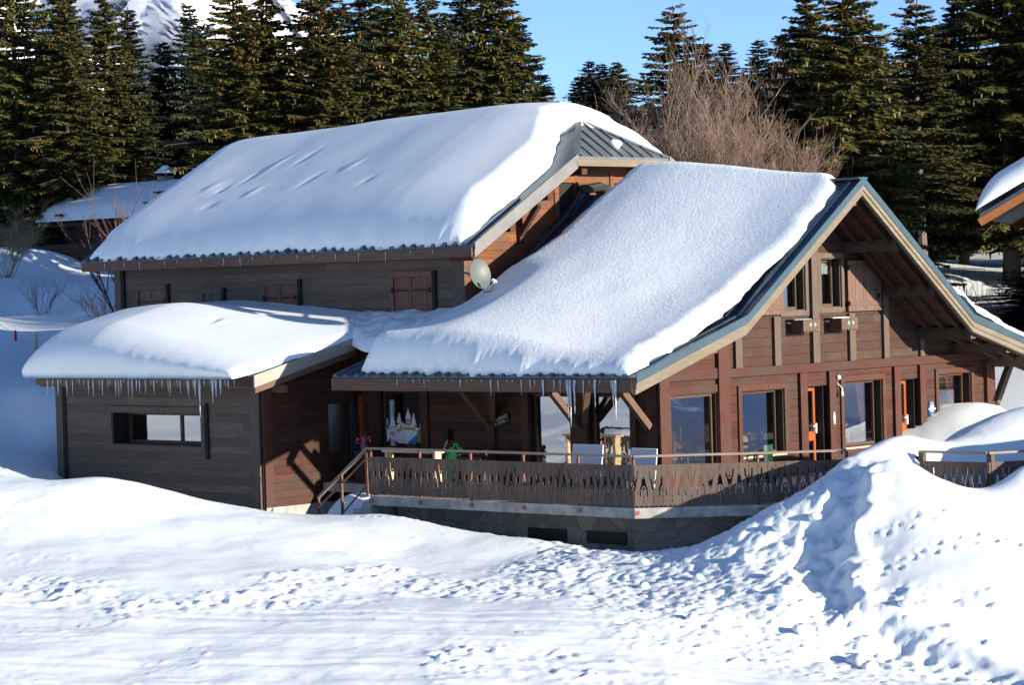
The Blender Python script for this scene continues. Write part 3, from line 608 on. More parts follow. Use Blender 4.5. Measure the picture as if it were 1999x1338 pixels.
# little planter hangers below attic windows
for u0 in (4.78, 6.30):
    pl = MB(); z0, z1 = 3.14, 3.40; o1 = .50
    for P0, P1 in (((u0, .15), (u0, o1)), ((u0 + .66, .15), (u0 + .66, o1)), ((u0, o1), (u0 + .66, o1))):
        n = 4 if P0[0] == P1[0] else 6
        for k in range(n):
            a = (P0[0] + (P1[0] - P0[0]) * k / n, P0[1] + (P1[1] - P0[1]) * k / n); b = (P0[0] + (P1[0] - P0[0]) * (k + 1) / n, P0[1] + (P1[1] - P0[1]) * (k + 1) / n); m_ = ((a[0] + b[0]) / 2, (a[1] + b[1]) / 2)
            t = (.02, 0, 0) if P0[0] == P1[0] else (0, 0, 0)
            poly = [E0(a[0], a[1], z1), E0(a[0], a[1], z0), E0(m_[0], m_[1], z0 - .05), E0(b[0], b[1], z0), E0(b[0], b[1], z1)]
            pl.prism(poly, (0, .02, 0) if P0[0] == P1[0] else (.02, 0, 0))
    h = pl.build('planter_box', 'fascia_wood', ch)
    lp = MB(); lp.hexa([E0(u0 - .05, .14, z1 + .01), E0(u0 + .62, .14, z1 + .01), E0(u0 + .62, .30, z1 + .0), E0(u0 - .05, .30, z1), E0(u0 - .05, .14, z1 + .03), E0(u0 + .62, .14, z1 + .03), E0(u0 + .62, .30, z1 + .02), E0(u0 - .05, .30, z1 + .02)]); lp.build('lid', 'mint' if u0 < 5 else 'sign_letter', h)
    for du in (.28, .46):
        MB().prism([E0(u0 + du - .055, o1 + .021, z0 + .14), E0(u0 + du, o1 + .021, z0 + .20), E0(u0 + du + .055, o1 + .021, z0 + .14), E0(u0 + du, o1 + .021, z0 + .08)], (.006, 0, 0)).build('diamond_inlay', 'mint', h)
# purlins, rafters and soffit of the gable overhang
for (y, zt, hh, x1) in [(7.22, 5.28, .28, 1.62), (8.75, 4.15, .27, 1.62), (10.22, 3.05, .29, 1.66), (11.76, 2.60, .25, 1.68), (13.25, 2.20, .22, 1.7), (5.45, 6.36, .26, 1.6), (3.7, 5.2, .26, 1.6), (2.22, 4.2, .26, 1.6), (.12, 3.0, .22, 1.6), (-1.3, 2.62, .22, .2)]:
    x0 = .03 if y > 0 else -7.6
    MB().box((x0, y - .11, zt - hh), (x1, y + .11, zt)).build('purlin', 'post_grey' if y > 6 else 'fascia_wood', ch)
for k in range(3):
    x = .45 + .48 * k
    for (a, za), (b, zb) in zip(RR[:-1], RR[1:]):
        MB().beam((x, a, za - .235), (x, b, zb - .235), .10, .10, (0, 0, 1)).build('rafter', 'soffit_wood', ch)
# brace at the far north corner and one on the south corner, braces of the porch posts
def brace(a, b, mat='fascia_wood', w_=.14, h_=.16): return MB().beam(a, b, w_, h_).build('brace', mat, ch)
brace((.12, 13.45, .95), (.12, 14.15, 1.95), 'post_grey', .16, .16)
MB().box((-.1, 13.3, 1.93), (1.6, 14.2, 2.07)).build('purlin', 'post_grey', ch)

# ---- south wall of the restaurant (Y = 0)
S0 = PS(0.0)
WS = [(-4.02, -2.66, -.02, 1.84), (-2.14, -.80, -.02, 1.84), (-9.22, -7.72, .42, 1.92)]
mb = siding(S0, -9.9, -.02, -.35, 2.95, .21, WS, None, seed=8); mb.build('siding_wall', 'siding_dark', ch)
mb = siding(S0, -9.9, -.02, -.35, 2.95, .3, WS, None, t=.06, gap=0, base=-.065, joint=99); mb.build('inner_wall', 'dark_room', ch)
for a, b, z0, z1, pr, mt in [(-.32, .0, -.35, 2.6, .06, 'post_red'), (-.80, -.62, -.35, 1.9, .10, 'post_red'), (-2.66, -2.14, -.35, 2.4, .11, 'post_red'), (-4.26, -4.02, -.35, 2.4, .10, 'post_red'),
                             (-5.42, -5.14, -.35, 2.4, .12, 'post_red'), (-7.72, -7.45, -.35, 2.4, .10, 'post_red'), (-9.55, -9.22, -.35, 2.4, .10, 'post_red')]:
    post(S0, a, b, z0, z1, pr, mt)
MB().box((-9.6, -.14, 1.93), (-.33, -.031, 2.10)).build('beam', 'siding_dark', ch)
for (a, b, c, d) in WS[:2]: window(S0, a, b, c, d, depth=.12, casing=0, frame='frame_brown', cas='post_red', glassm='porch_glass', sash=.05)
wd = window(S0, *WS[2], depth=.10, casing=0, frame='frame_brown', cas='post_red', glassm='pane_glass', sash=.04, label='window painted with a white snow village')
for x in (-.2, -2.4, -5.3):
    brace((x, -.12, 1.10), (x, -1.0, 1.95))
brace((-2.2, -.12, 1.20), (-1.72, -.5, 1.95)); brace((-5.2, -.12, 1.2), (-4.7, -.6, 1.95))
MB().box((-7.7, -1.16, 1.95), (0.0, -1.0, 2.15)).build('beam', 'fascia_wood', ch)
# painted village on the window
pw0, pw1, pz0, pz1 = -9.12, -7.82, .50, 1.85
def pp(u, v): return (pw0 + (pw1 - pw0) * u, -(-.10) - .02 - .0, pz0 + (pz1 - pz0) * v)
def paint(polys, mat, name, dy=0.0):
    for pl in polys: MB().prism([(q[0], .088 - dy, q[2]) for q in (pp(u, v) for u, v in pl)], (0, .004, 0)).build(name, mat, wd)
hill = [(0, .06), (0, .42), (.06, .36), (.1, .33), (.25, .33), (.36, .42), (.42, .44), (.5, .40), (.56, .38), (.75, .38), (.85, .33), (1, .26), (1, .14), (.8, .1), (.6, .03), (.3, .05), (.2, .1), (.1, .14)]
paint([hill, [(.53, .50), (.61, .70), (.68, .50)]] , 'paint_white', 'painted_snow')
def ptree(u, v, s, h): return [(u, v + h), (u - s * .35, v + h * .62), (u - s * .2, v + h * .62), (u - s * .7, v + h * .3), (u - s * .4, v + h * .3), (u - s, v), (u + s, v), (u + s * .4, v + h * .3), (u + s * .7, v + h * .3), (u + s * .2, v + h * .62), (u + s * .35, v + h * .62)]
paint([ptree(.17, .35, .10, .24), ptree(.35, .42, .08, .20), ptree(.75, .38, .09, .24), ptree(.95, .30, .06, .2), ptree(.02, .3, .05, .22)], 'paint_white', 'painted_tree')
paint([[(.55, .40), (.55, .50), (.67, .50), (.67, .40)], [(.27, .24), (.28, .31), (.38, .31), (.38, .25)], [(.38, .27), (.375, .36), (.41, .42), (.44, .37), (.45, .27)], [(.47, .29), (.48, .35), (.8, .34), (.82, .28)], [(.1, .19), (.1, .25), (.22, .25), (.23, .17)]], 'paint_tan', 'painted_house', .006)
paint([[(.55, .03), (.7, .13), (.85, .22), (.9, .14), (.8, .04)]], 'paint_blue', 'painted_stream', .006)
paint([[(.86, .16), (.84, .28), (.93, .31), (1, .26), (1, .05), (.85, .07)]], 'paint_green', 'painted_bank', .007)

# ---- annex
A1 = PE(-9.9); SA = PS(-3.41)
DA = [(-1.20, -.14, -.45, 1.72)]
al = lambda z: (max(-3.40, -4.04 + (z + .14 - 2.38) / .24), 0.0)
siding(A1, -3.40, 0.0, -.84, 3.3, .195, DA, al, seed=12).build('siding_wall', 'siding_red', ch)
siding(A1, -3.40, 0.0, -.84, 3.3, .3, DA, al, t=.06, gap=0, base=-.065, joint=99).build('inner_wall', 'dark_room', ch)
post(A1, -3.38, -3.12, -.84, 2.32, .10, 'post_red')
MB().box((-9.86, -3.11, 1.98), (-9.35, -2.98, 2.16)).build('purlin', 'fascia_wood', ch)
# entrance door with frosted pane
mb = MB(); D = -.12; a, b, z0, z1 = -1.20, -.14, -.45, 1.72
for bx_ in ((a, a + .14, z0, z1), (b - .14, b, z0, z1), (a + .14, b - .14, z1 - .14, z1), (a + .14, b - .14, z0, .28)): ubox(mb, A1, bx_[0], bx_[1], D - .05, D, bx_[2], bx_[3])
ed = mb.build('door', 'siding_dark', ch)
mb = MB(); ubox(mb, A1, a + .14, b - .14, D - .03, D - .02, .28, z1 - .14); mb.build('pane', 'frost_glass', ed)
mb = MB(); ubox(mb, A1, b, b + .12, .031, .09, z0, z1 + .05); mb.build('frame', 'frame_orange', ed)
HW = [(-15.72, -12.12, .60, 1.46)]
siding(SA, -18.0, -9.92, -.9, 2.20, .195, HW, None, lap=.018, t=.018, gap=.004, seed=14, joint=5).build('siding_wall', 'siding_grey', ch)
siding(SA, -18.0, -9.92, -.9, 2.20, .3, HW, None, t=.06, gap=0, base=-.065, joint=99).build('inner_wall', 'dark_room', ch)
for a, b in ((-18.08, -17.80), (-10.22, -9.90)): post(SA, a, b, -.9, 2.16, .065, 'corner_grey')
MB().box((-17.79, -3.47, -.9), (-17.66, -3.415, 2.16)).build('gap_strip', 'black_wood_shade', ch)  # raised black strip painting the dark of a recessed gap by the corner board
MB().box((-11.93, -3.50, .30), (-11.82, -3.40, 1.70)).build('gap_strip', 'black_wood_shade', ch)  # same painted dark gap, right of the annex window trim
window(SA, *HW[0], depth=.52, casing=.14, proud=.03, frame='frame_brown', cas='corner_grey', glassm='mirror_glass', mull=(-13.55,), sash=.08)
MB().box((-18.2, -3.34, -1.6), (-9.85, -3.3, -.9)).build('foundation', 'concrete', ch)
MB().box((-9.98, -3.34, -1.6), (-9.84, -.0, -.85)).build('foundation', 'concrete', ch)
MB().box((-18.05, -3.3, -1.0), (-17.95, 1.0, 3.0)).build('siding_wall', 'corner_grey', ch)
MB().box((-18.0, -3.3, 2.16), (-9.95, 1.0, 2.2)).build('ceiling', 'dark_room', ch)
MB().box((-17.9, -.3, -1.0), (-9.98, -.2, 2.15)).build('inner_wall', 'room_wood', ch)

# ---- main house walls
SM = PS(1.0)
WM = [(-20.0, -18.9, 3.2, 4.60), (-17.2, -16.5, 3.2, 4.45), (-14.6, -13.4, 3.2, 4.62), (-9.62, -8.32, 3.2, 4.72)]
siding(SM, -21.0, -7.05, 2.6, 5.32, .195, WM, None, lap=.018, t=.018, gap=.004, seed=21, joint=6).build('siding_wall', 'siding_grey', ch)
siding(SM, -21.0, -7.12, 2.6, 5.32, .3, [], None, t=.06, gap=0, base=-.065, joint=99).build('inner_wall', 'dark_room', ch)
for a, b in ((-21.08, -20.78), (-7.45, -7.05)): post(SM, a, b, 2.6, 5.32, .065, 'corner_grey')
MB().box((-20.77, .90, 2.6), (-20.62, .985, 5.3)).build('gap_strip', 'black_wood_shade', ch)  # black strip in place of the shaded gap at the main house corner
for i, (a, b, c, d) in enumerate(WM):
    mb = MB(); cs = .14
    ubox(mb, SM, a - cs, a, .02, .07, c, d + cs); ubox(mb, SM, b, b + cs, .02, .07, c, d + cs); ubox(mb, SM, a, b, .02, .07, d, d + cs)
    wn = mb.build('window', 'corner_grey' if i < 3 else 'shutter_brown', ch)
    mt = ['shutter_wood', 'siding_grey', 'shutter_brown', 'shutter_brown'][i]
    mid = (a + b) / 2
    for (u0, u1) in ((a, mid - .01), (mid + .01, b)):
        sm = MB(); n = 5; w_ = (u1 - u0) / n
        for k in range(n): ubox(sm, SM, u0 + k * w_, u0 + (k + 1) * w_ - .006, -.01, .03, c, d - .01)
        sh = sm.build('shutter', mt if not (i == 2 and u0 < mid) else 'shutter_wood', wn)
    if i != 1:
        for u0, u1, e_ in ((a - .04, mid - .12, a - .07), (mid + .1, b + .04, b)):
            im = MB(); ubox(im, SM, u0, u1, .075, .09, d - .36, d - .32); ubox(im, SM, e_, e_ + .07, .072, .10, d - .40, d - .27); im.build('hinge', 'black_iron', wn)
    MB().box((b + cs, .90, c), (b + cs + .12, .985, d + cs)).build('gap_strip', 'black_wood_shade', ch)  # dark of the recessed gap right of the trim, painted as a black strip
EM = PE(-7.1)
WG = [(4.46, 5.06, 6.10, 7.05), (6.62, 7.22, 6.10, 7.05)]
ml = lambda z: (max(.97, inv_range(RM, z + .14, .97, 10.7)[0]) if z > 5 else .97, inv_range(RM, z + .14, .97, 10.7)[1] if z > 5 else 10.7)
siding(EM, .97, 10.7, 2.6, 7.55, .21, WG, ml, seed=31, joint=3).build('siding_wall', 'siding_orange', ch)
siding(EM, .97, 10.7, 2.6, 7.55, .3, [], ml, t=.05, gap=0, base=-.055, joint=99).build('inner_wall', 'dark_room', ch)
for (a, b, c, d) in WG:
    mb = MB(); cs = .16
    ubox(mb, EM, a - cs, a, .031, .07, c - .1, 7.5); ubox(mb, EM, b, b + cs, .031, .07, c - .1, 7.5); ubox(mb, EM, a, b, .031, .07, d, d + cs)
    wn = mb.build('window', 'siding_orange', ch); sm = MB(); n = 4; w_ = (b - a) / n
    for k in range(n): ubox(sm, EM, a + k * w_, a + (k + 1) * w_ - .006, -.06, -.02, c, d)
    sm.build('shutter', 'tan_wood' if False else 'shutter_brown', wn)
mb = MB(); ubox(mb, EM, 3.0, 8.8, .031, .08, 7.32, 7.5); mb.build('beam', 'siding_orange', ch)
for y, z in ((.55, 5.35), (1.9, 6.05), (3.3, 6.85), (4.6, 7.5), (7.3, 7.45), (8.6, 6.75)):
    MB().box((-7.06, y - .1, z - .28), (-6.25, y + .1, z - .05)).build('purlin', 'soffit_wood', ch)
MB().beam((-7.0, 2.95, 5.7), (-6.35, 2.95, 6.45), .12, .14).build('brace', 'siding_dark', ch)
MB().beam((-7.02, 2.95, 5.5), (-7.02, 2.95, 6.55), .14, .14).build('brace', 'siding_dark', ch)
# hidden shell so no light passes through the wings
MB().box((-20.9, 1.06, -.5), (-20.8, 10.7, 5.3)).build('siding_wall', 'corner_grey', ch)
MB().box((-20.9, 10.6, -.5), (-7.1, 10.7, 5.3)).build('siding_wall', 'corner_grey', ch)
MB().box((-20.8, 1.1, 5.2), (-7.2, 10.6, 5.3)).build('ceiling', 'dark_room', ch)
MB().box((-7.0, 13.3, -.5), (-.07, 13.4, 2.3)).build('siding_wall', 'siding_dark', ch)
# dining room shell
MB().box((-9.85, .07, -.36), (-.07, 13.3, -.34)).build('floor', 'room_wood', ch)
MB().box((-7.0, .07, 2.06), (-.07, 13.3, 2.10)).build('ceiling', 'room_wood', ch)
MB().box((-7.1, .07, -.34), (-7.0, 13.3, 2.06)).build('inner_wall', 'room_wood', ch)
MB().box((-9.85, 1.6, -.34), (-7.1, 1.7, 2.9)).build('inner_wall', 'frame_brown', ch)
MB().box((-4.0, .1, 3.0), (-3.9, 11.0, 3.6)).build('inner_wall', 'dark_room', ch)

# ------------------------------------------------------------------ roofs
def metal_roof(pts, x0, x1, name, mat, ribs=.37, thick=.035, xcut=None):
    # corrugated sheet over a profile, with raised ribs running down the slope
    mb = MB()
    for (a, za), (b, zb) in zip(pts[:-1], pts[1:]):
        mb.hexa([(x0, a, za - thick), (x1, a, za - thick), (x1, b, zb - thick), (x0, b, zb - thick), (x0, a, za), (x1, a, za), (x1, b, zb), (x0, b, zb)])
    n = int((x1 - x0) / ribs)
    for k in range(n + 1):
        x = x0 + .08 + k * ribs
        if x + .1 > x1: break
        for (a, za), (b, zb) in zip(pts[:-1], pts[1:]):
            mb.hexa([(x - .085, a, za), (x + .085, a, za), (x + .085, b, zb), (x - .085, b, zb), (x - .045, a, za + .05), (x + .045, a, za + .05), (x + .045, b, zb + .05), (x - .045, b, zb + .05)])
    return mb.build(name, mat, ch)
def deck(pts, x0, x1, t0=.04, t1=.16, mat='soffit_wood'):
    mb = MB()
    for (a, za), (b, zb) in zip(pts[:-1], pts[1:]):
        n = max(1, int(abs(b - a) / .16))
        for k in range(n):
            y0 = a + (b - a) * k / n; y1 = a + (b - a) * (k + 1) / n - .006; s0 = za + (zb - za) * k / n; s1 = za + (zb - za) * (k + 1) / n
            mb.hexa([(x0, y0, s0 - t1), (x1, y0, s0 - t1), (x1, y1, s1 - t1), (x0, y1, s1 - t1), (x0, y0, s0 - t0), (x1, y0, s0 - t0), (x1, y1, s1 - t0), (x0, y1, s1 - t0)])
    return mb.build('soffit', mat, ch)
SL = RR[:2]; SU = RR[1:3]; NU = RR[2:4]; NL = RR[3:5]
metal_roof(SL, -7.8, 1.88, 'roof', 'roof_metal'); metal_roof([(.95, 3.55), (5.45, 6.72)], -7.0, 1.88, 'roof', 'roof_metal')
metal_roof([(9.93, 3.32), (5.45, 6.72)], -7.0, 1.88, 'roof', 'roof_metal'); metal_roof([(14.4, 2.05), (9.93, 3.32)], -7.0, 1.88, 'roof', 'roof_metal')
deck(SL, -7.75, 1.80); deck(SU, -7.0, 1.80); deck(NU, -7.0, 1.80); deck(NL, -7.0, 1.80)
MB().beam((.75, 5.45, 6.74), (1.91, 5.45, 6.74), .34, .05).build('ridge_cap', 'roof_metal', ch)
def rake(pts, x, t0, t1, th, mat, name):
    mb = MB()
    for (a, za), (b, zb) in zip(pts[:-1], pts[1:]):
        mb.hexa([(x, a, za - t1), (x + th, a, za - t1), (x + th, b, zb - t1), (x, b, zb - t1), (x, a, za - t0), (x + th, a, za - t0), (x + th, b, zb - t0), (x, b, zb - t0)])
    return mb.build(name, mat, ch)
rake(RR, 1.885, -.06, .13, .035, 'flash_blue', 'verge_flashing')
rake(RR, 1.80, .045, .26, .10, 'rake_wood', 'bargeboard'); rake(RR, 1.76, .261, .38, .11, 'rake_wood', 'bargeboard')
# low eave board
MB().box((-7.82, -2.93, 2.03), (1.79, -2.86, 2.32)).build('eave_board', 'fascia_wood', ch)
MB().box((-7.82, -2.86, 2.03), (-7.76, -.05, 2.32)).build('eave_board', 'fascia_wood', ch)
# flashing where the upper roof meets the main gable
MB().beam((-6.98, 1.0, 3.62), (-6.98, 5.45, 6.82), .10, .16).build('verge_flashing', 'roof_metal', ch)
MB().tube([(-6.75, 1.2, 3.9), (-6.75, 4.4, 6.15), (-6.9, 5.2, 6.9)], .06, 8).build('drain_pipe', 'stovepipe', ch)
MB().tube([(-6.9, 5.1, 6.85), (-6.9, 5.9, 6.95), (-6.9, 6.4, 6.8)], .12, 8).build('drain_pipe', 'stovepipe', ch)

# main roof with half hips
XV = -6.0; XL = -21.6; YH0, YH1 = 4.07, 7.63; ZH = 7.66; XP = -7.53
def zmain(x, y):
    z = np.minimum(5.44 + .58 * (y - .25), 5.44 + .58 * (11.45 - y)); z = np.minimum(z, ZH + (XV - x) * .70); return np.minimum(z, ZH + (x - XL) * .70)
def slab(poly, t, mat, name):
    return MB().prism([(p[0], p[1], p[2] - t) for p in poly], (0, 0, t)).build(name, mat, ch)
XQ = XL + (XV - XP)
slab([(XL, .25, 5.44), (XV, .25, 5.44), (XV, YH0, ZH), (XP, 5.85, 8.69), (XQ, 5.85, 8.69), (XL, YH0, ZH)], .04, 'roof_metal', 'roof')
slab([(XV, 11.45, 5.44), (XL, 11.45, 5.44), (XL, YH1, ZH), (XQ, 5.85, 8.69), (XP, 5.85, 8.69), (XV, YH1, ZH)], .04, 'roof_metal', 'roof')
hip = slab([(XV, YH0, ZH), (XV, YH1, ZH), (XP, 5.85, 8.69)], .04, 'roof_metal_grey', 'hip_roof')
slab([(XL, YH1, ZH), (XL, YH0, ZH), (XQ, 5.85, 8.69)], .04, 'roof_metal_grey', 'hip_roof')
for k in range(9):
    y = YH0 + .2 + k * (YH1 - YH0 - .4) / 8; f = 1 - abs(y - 5.85) / 1.78; x1 = XV + (XP - XV) * f
    MB().beam((XV, y, ZH + .02), (x1, y, ZH + (XV - x1) * .7 + .02), .05, .05).build('seam', 'roof_metal_grey', hip)
MB().beam((XV - .02, YH0, ZH + .03), (XP, 5.85, 8.74), .16, .05).build('hip_flashing', 'roof_metal_grey', ch)
MB().beam((XV - .02, YH1, ZH + .03), (XP, 5.85, 8.74), .16, .05).build('hip_flashing', 'roof_metal_grey', ch)
mb = MB(); n = int((XV - XL) / .37)
for k in range(n):
    x = XL + .1 + k * .37
    mb.hexa([(x - .09, .23, 5.43), (x + .09, .23, 5.43), (x + .09, 2.2, 6.57), (x - .09, 2.2, 6.57), (x - .05, .23, 5.49), (x + .05, .23, 5.49), (x + .05, 2.2, 6.63), (x - .05, 2.2, 6.63)])
mb.build('roof_rib', 'roof_metal', ch)
for (p, q) in (([(.25, 5.44), (4.07, 7.66)], 0), ([(11.45, 5.44), (7.63, 7.66)], 1)):
    rake(p, XV - .01, -.07, .10, .05, 'verge_grey', 'verge_flashing'); rake(p, XV - .03, .10, .30, .05, 'verge_grey', 'bargeboard')
    rake(p, XL - .04, -.05, .22, .05, 'roof_metal', 'verge_flashing')
MB().box((XV - .06, YH0 - .02, ZH - .24), (XV + .02, YH1 + .02, ZH - .045)).build('eave_board', 'rake_wood', ch)
MB().box((XL, .20, 5.16), (XV - .05, .27, 5.395)).build('eave_board', 'fascia_wood', ch)
MB().hexa([(XL + .05, .27, 5.24), (XV - .05, .27, 5.24), (XV - .05, 1.05, 5.66), (XL + .05, 1.05, 5.66), (XL + .05, .27, 5.38), (XV - .05, .27, 5.38), (XV - .05, 1.05, 5.84), (XL + .05, 1.05, 5.84)]).build('soffit', 'soffit_wood', ch)
slab([(XV - .05, .3, 5.40), (XV - .05, YH0, ZH - .06), (-7.1, YH0, ZH - .06), (-7.1, .3, 5.40)], .10, 'soffit_wood', 'soffit')
slab([(XV - .05, 11.4, 5.40), (XV - .05, YH1, ZH - .06), (-7.1, YH1, ZH - .06), (-7.1, 11.4, 5.40)], .10, 'soffit_wood', 'soffit')
slab([(XV - .05, YH0, ZH - .06), (XV - .05, YH1, ZH - .06), (-7.2, YH1, ZH - .02), (-7.2, YH0, ZH - .02)], .08, 'soffit_wood', 'soffit')

# annex roof
AX0, AX1 = -18.15, -9.32
metal_roof([(-4.04, 2.38), (1.0, 3.59)], AX0, AX1 - .05, 'roof', 'roof_metal')
deck([(-4.0, 2.39), (1.0, 3.59)], AX0 + .05, AX1 - .06, .04, .14)
MB().box((AX0, -4.05, 2.17), (AX1 - .06, -3.98, 2.33)).build('eave_board', 'siding_grey', ch)
MB().box((AX0 + .1, -3.98, 2.12), (AX1 - .1, -3.45, 2.16)).build('soffit', 'siding_grey', ch)
rake([(-4.06, 2.38), (-.62, 3.20)], AX1 - .05, -.055, .235, .05, 'verge_cream', 'verge_flashing')
rake([(-4.0, 2.38), (-.65, 3.18)], AX1 - .10, .237, .38, .05, 'fascia_wood', 'bargeboard')
MB().box((AX1 - .9, -4.06, 2.16), (AX1 - .06, -4.052, 2.40)).build('eave_board', 'siding_dark', ch)

# ------------------------------------------------------------------ snow on the roofs
def cosgrid(n, r):  # 0..1 with points gathered near both ends
    t = np.linspace(0, 1, n); return t * (1 - r) + r * (0.5 - 0.5 * np.cos(np.pi * t))
def snow_blanket(name, ys, xlo, xhi, nx, ny, rf, T, radii, label, bulge=(0, 0, 0, 0), seed=0, wav=.06, amp=.05, powr=(1, 1, 1, 1), rim=.08):
    """heightfield quilt over a roof: ys=(y0,y1); xlo/xhi functions of y; radii=(left,right,front,back)"""
    tx = cosgrid(nx, .85); ty = cosgrid(ny, .85); y0, y1 = ys
    TX, TY = np.meshgrid(tx, ty)
    Y = y0 + (y1 - y0) * TY; X0 = xlo(Y); X1 = xhi(Y)
    X1 = X1 + wav * fbm(Y * 2.7, Y * 0 + 3, seed + 1, 3); X0 = X0 + wav * fbm(Y * 2.7, Y * 0 + 9, seed + 2, 3)
    X = X0 + (X1 - X0) * TX
    fr = wav * (fbm(X * 2.6, X * 0 + 5, seed + 3, 3)); Y = Y + fr * np.exp(-(Y - y0) / .12)
    el = (X - X0.min()) * 0
    g = np.ones(X.shape); gs = []
    ef = (y1 - y0) * TY; eb = (y1 - y0) * (1 - TY); es = [X - X0, X1 - X, ef, eb]
    for e, r, p_ in zip(es, radii, powr):
        if r <= 0: gs.append(np.ones(X.shape)); continue
        q = np.clip(e / r, 0, 1); k = (1 - (1 - q) ** 2) ** (.5 * p_); gs.append(k); g = g * k
    h = (rim + (T(X, Y) + amp * fbm(X * .4, Y * .4, seed + 7, 2) + .003 * fbm(X * 2, Y * 2, seed + 8, 2)))
    edge = np.clip(np.minimum.reduce([e / .02 if r > 0 else e * 0 + 1 for e, r in zip(es, radii)]), 0, 1)
    z = rf(X, Y) + h * g * edge
    d = [bulge[k] * 4 * gs[k] * (1 - gs[k]) if bulge[k] else 0 for k in range(4)]
    X = X - d[0] + d[1]; Y = Y - d[2] + d[3]
    V = np.stack([X.ravel(), Y.ravel(), z.ravel()], 1); F = gridfaces(ny, nx)
    # underside lying just over the sheet
    Zb = rf(TX * (X1 - X0) + X0, Y) + .03; Vb = np.stack([X.ravel(), Y.ravel(), np.minimum(Zb, z).ravel()], 1)
    b = len(V); V = np.concatenate([V, Vb]); F = np.concatenate([F, gridfaces(ny, nx)[:, ::-1] + b])
    idx = np.arange(nx * ny).reshape(ny, nx); rims = []
    for L in (idx[0], idx[:, -1], idx[-1][::-1], idx[:, 0][::-1]):
        for a, c in zip(L[:-1], L[1:]): rims.append((c, a, a + b, c + b))
    F = np.concatenate([F, np.array(rims)])
    o = link(name, np_mesh(name, V, F, 'snow_roof')); tag(o, label, 'roof snow'); return o
def smin(a, b, k):
    h = np.clip(.5 + .5 * (b - a) / k, 0, 1); return b * (1 - h) + a * h - k * h * (1 - h)
def smax(a, b, k): return -smin(-a, -b, k)
# main roof: broad quilt over both slopes
def rf_main(x, y):
    z = smin(5.44 + .58 * (y - .25), 5.44 + .58 * (11.45 - y), 1.1); z = smin(z, ZH + (XV - x) * .70, .3)
    return z
def T_main(x, y):
    t = .50 + .32 * np.clip((x + 21) / 11, 0, 1) - .12 * sstep(-9.5, -7.0, x)
    for (a, b, w_, l_, h_) in ((-17.2, 3.2, .10, .45, -.07), (-16.9, 3.5, .09, .35, .05), (-15.8, 3.7, .10, .30, -.06), (-18.6, 2.6, .22, .22, .06), (-18.0, 2.4, .15, .15, -.06), (-16.3, 2.1, .12, .22, .05), (-14.3, 2.4, .12, .3, -.05), (-13.1, 2.9, .1, .25, .05), (-17.6, 1.6, .25, .18, -.05), (-11.6, 2.0, .14, .2, -.04)):
        u = (x - a) - .45 * (y - b); t = t + .6 * h_ * np.exp(-(u / w_) ** 2 - ((y - b) / l_) ** 2)
    return t * (1 - .25 * sstep(6, 10, y)) + .05 * fbm(x * .35, y * .35, 90, 2)
def xhi_main(y): return np.interp(y, [.3, 3.6, 4.2, 4.7, 5.2, 5.85, 6.5, 7.1, 7.7, 11.4], [-6.42, -6.55, -6.9, -7.35, -7.55, -7.35, -7.05, -6.75, -6.45, -6.45])
snow_main = snow_blanket('roof_snow', (.30, 11.35), lambda y: XL + .12 + .0 * y, xhi_main, 240, 150, rf_main, T_main, (.9, .75, 1.3, 1.3),
    'thick bluish snow quilt covering the long main roof of the chalet', bulge=(.05, .0, .0, 0), seed=100, wav=.16, amp=.03)
# restaurant roof snow
def roofz(pts, y, k=1.2):
    z = smax(smin(pts[0][1] + (pts[1][1] - pts[0][1]) / (pts[1][0] - pts[0][0]) * (y - pts[0][0]), 1e3 + 0 * y, .1), pts[1][1] + (pts[2][1] - pts[1][1]) / (pts[2][0] - pts[1][0]) * (y - pts[1][0]), k)
    zn = smax(pts[2][1] + (pts[3][1] - pts[2][1]) / (pts[3][0] - pts[2][0]) * (y - pts[2][0]), pts[3][1] + (pts[4][1] - pts[3][1]) / (pts[4][0] - pts[3][0]) * (y - pts[3][0]), k)
    return smin(z, zn, 1.0)
def rf_rest(x, y):
    e = np.interp(y, [p[0] for p in RR], [p[1] for p in RR]); return np.maximum(roofz(RR, y), e)
def T_rest(x, y):
    t = .12 + .54 * sstep(1.0, -4.5, x); t = t + .16 * sstep(3.5, 0, y) + .12 * sstep(8.5, 11, y)
    t = t * (1 - .62 * sstep(2.0, .7, y) * sstep(-4.5, -6.8, x) * sstep(-2.6, -.6, y)); t = t * (1 - .75 * sstep(-7.0, -8.6, x))
    return t + .03 * fbm(x * .6, y * .6, 91, 2)
def xhi_rest(y): return np.interp(y, [-2.9, -2.0, .95, 3.0, 5.1, 5.45, 8.3, 9.5, 14.4], [1.74, 1.55, 1.46, 1.46, 1.40, 1.15, 1.0, 1.80, 1.84])
def xlo_rest(y): return np.interp(y, [-2.9, -1.7, .3, .95, 1.8, 5.45, 14.4], [-7.0, -7.35, -7.4, -7.0, -6.3, -5.65, -5.7])
snow_rest = snow_blanket('roof_snow', (-2.78, 14.35), xlo_rest, xhi_rest, 240, 190, rf_rest, T_rest, (.7, .55, .55, .6),
    'rough textured snow quilt sweeping down the restaurant roof from its ridge to the low eave', bulge=(0, 0, .04, 0), seed=200, wav=.20, amp=.03)
snow_rest.data.materials[0] = MAT['snow_rough']
def rf_strip(x, y): return np.interp(y, [-2.9, .95, 2.0], [2.37, 3.55, 3.6]) + .05 + 0 * x
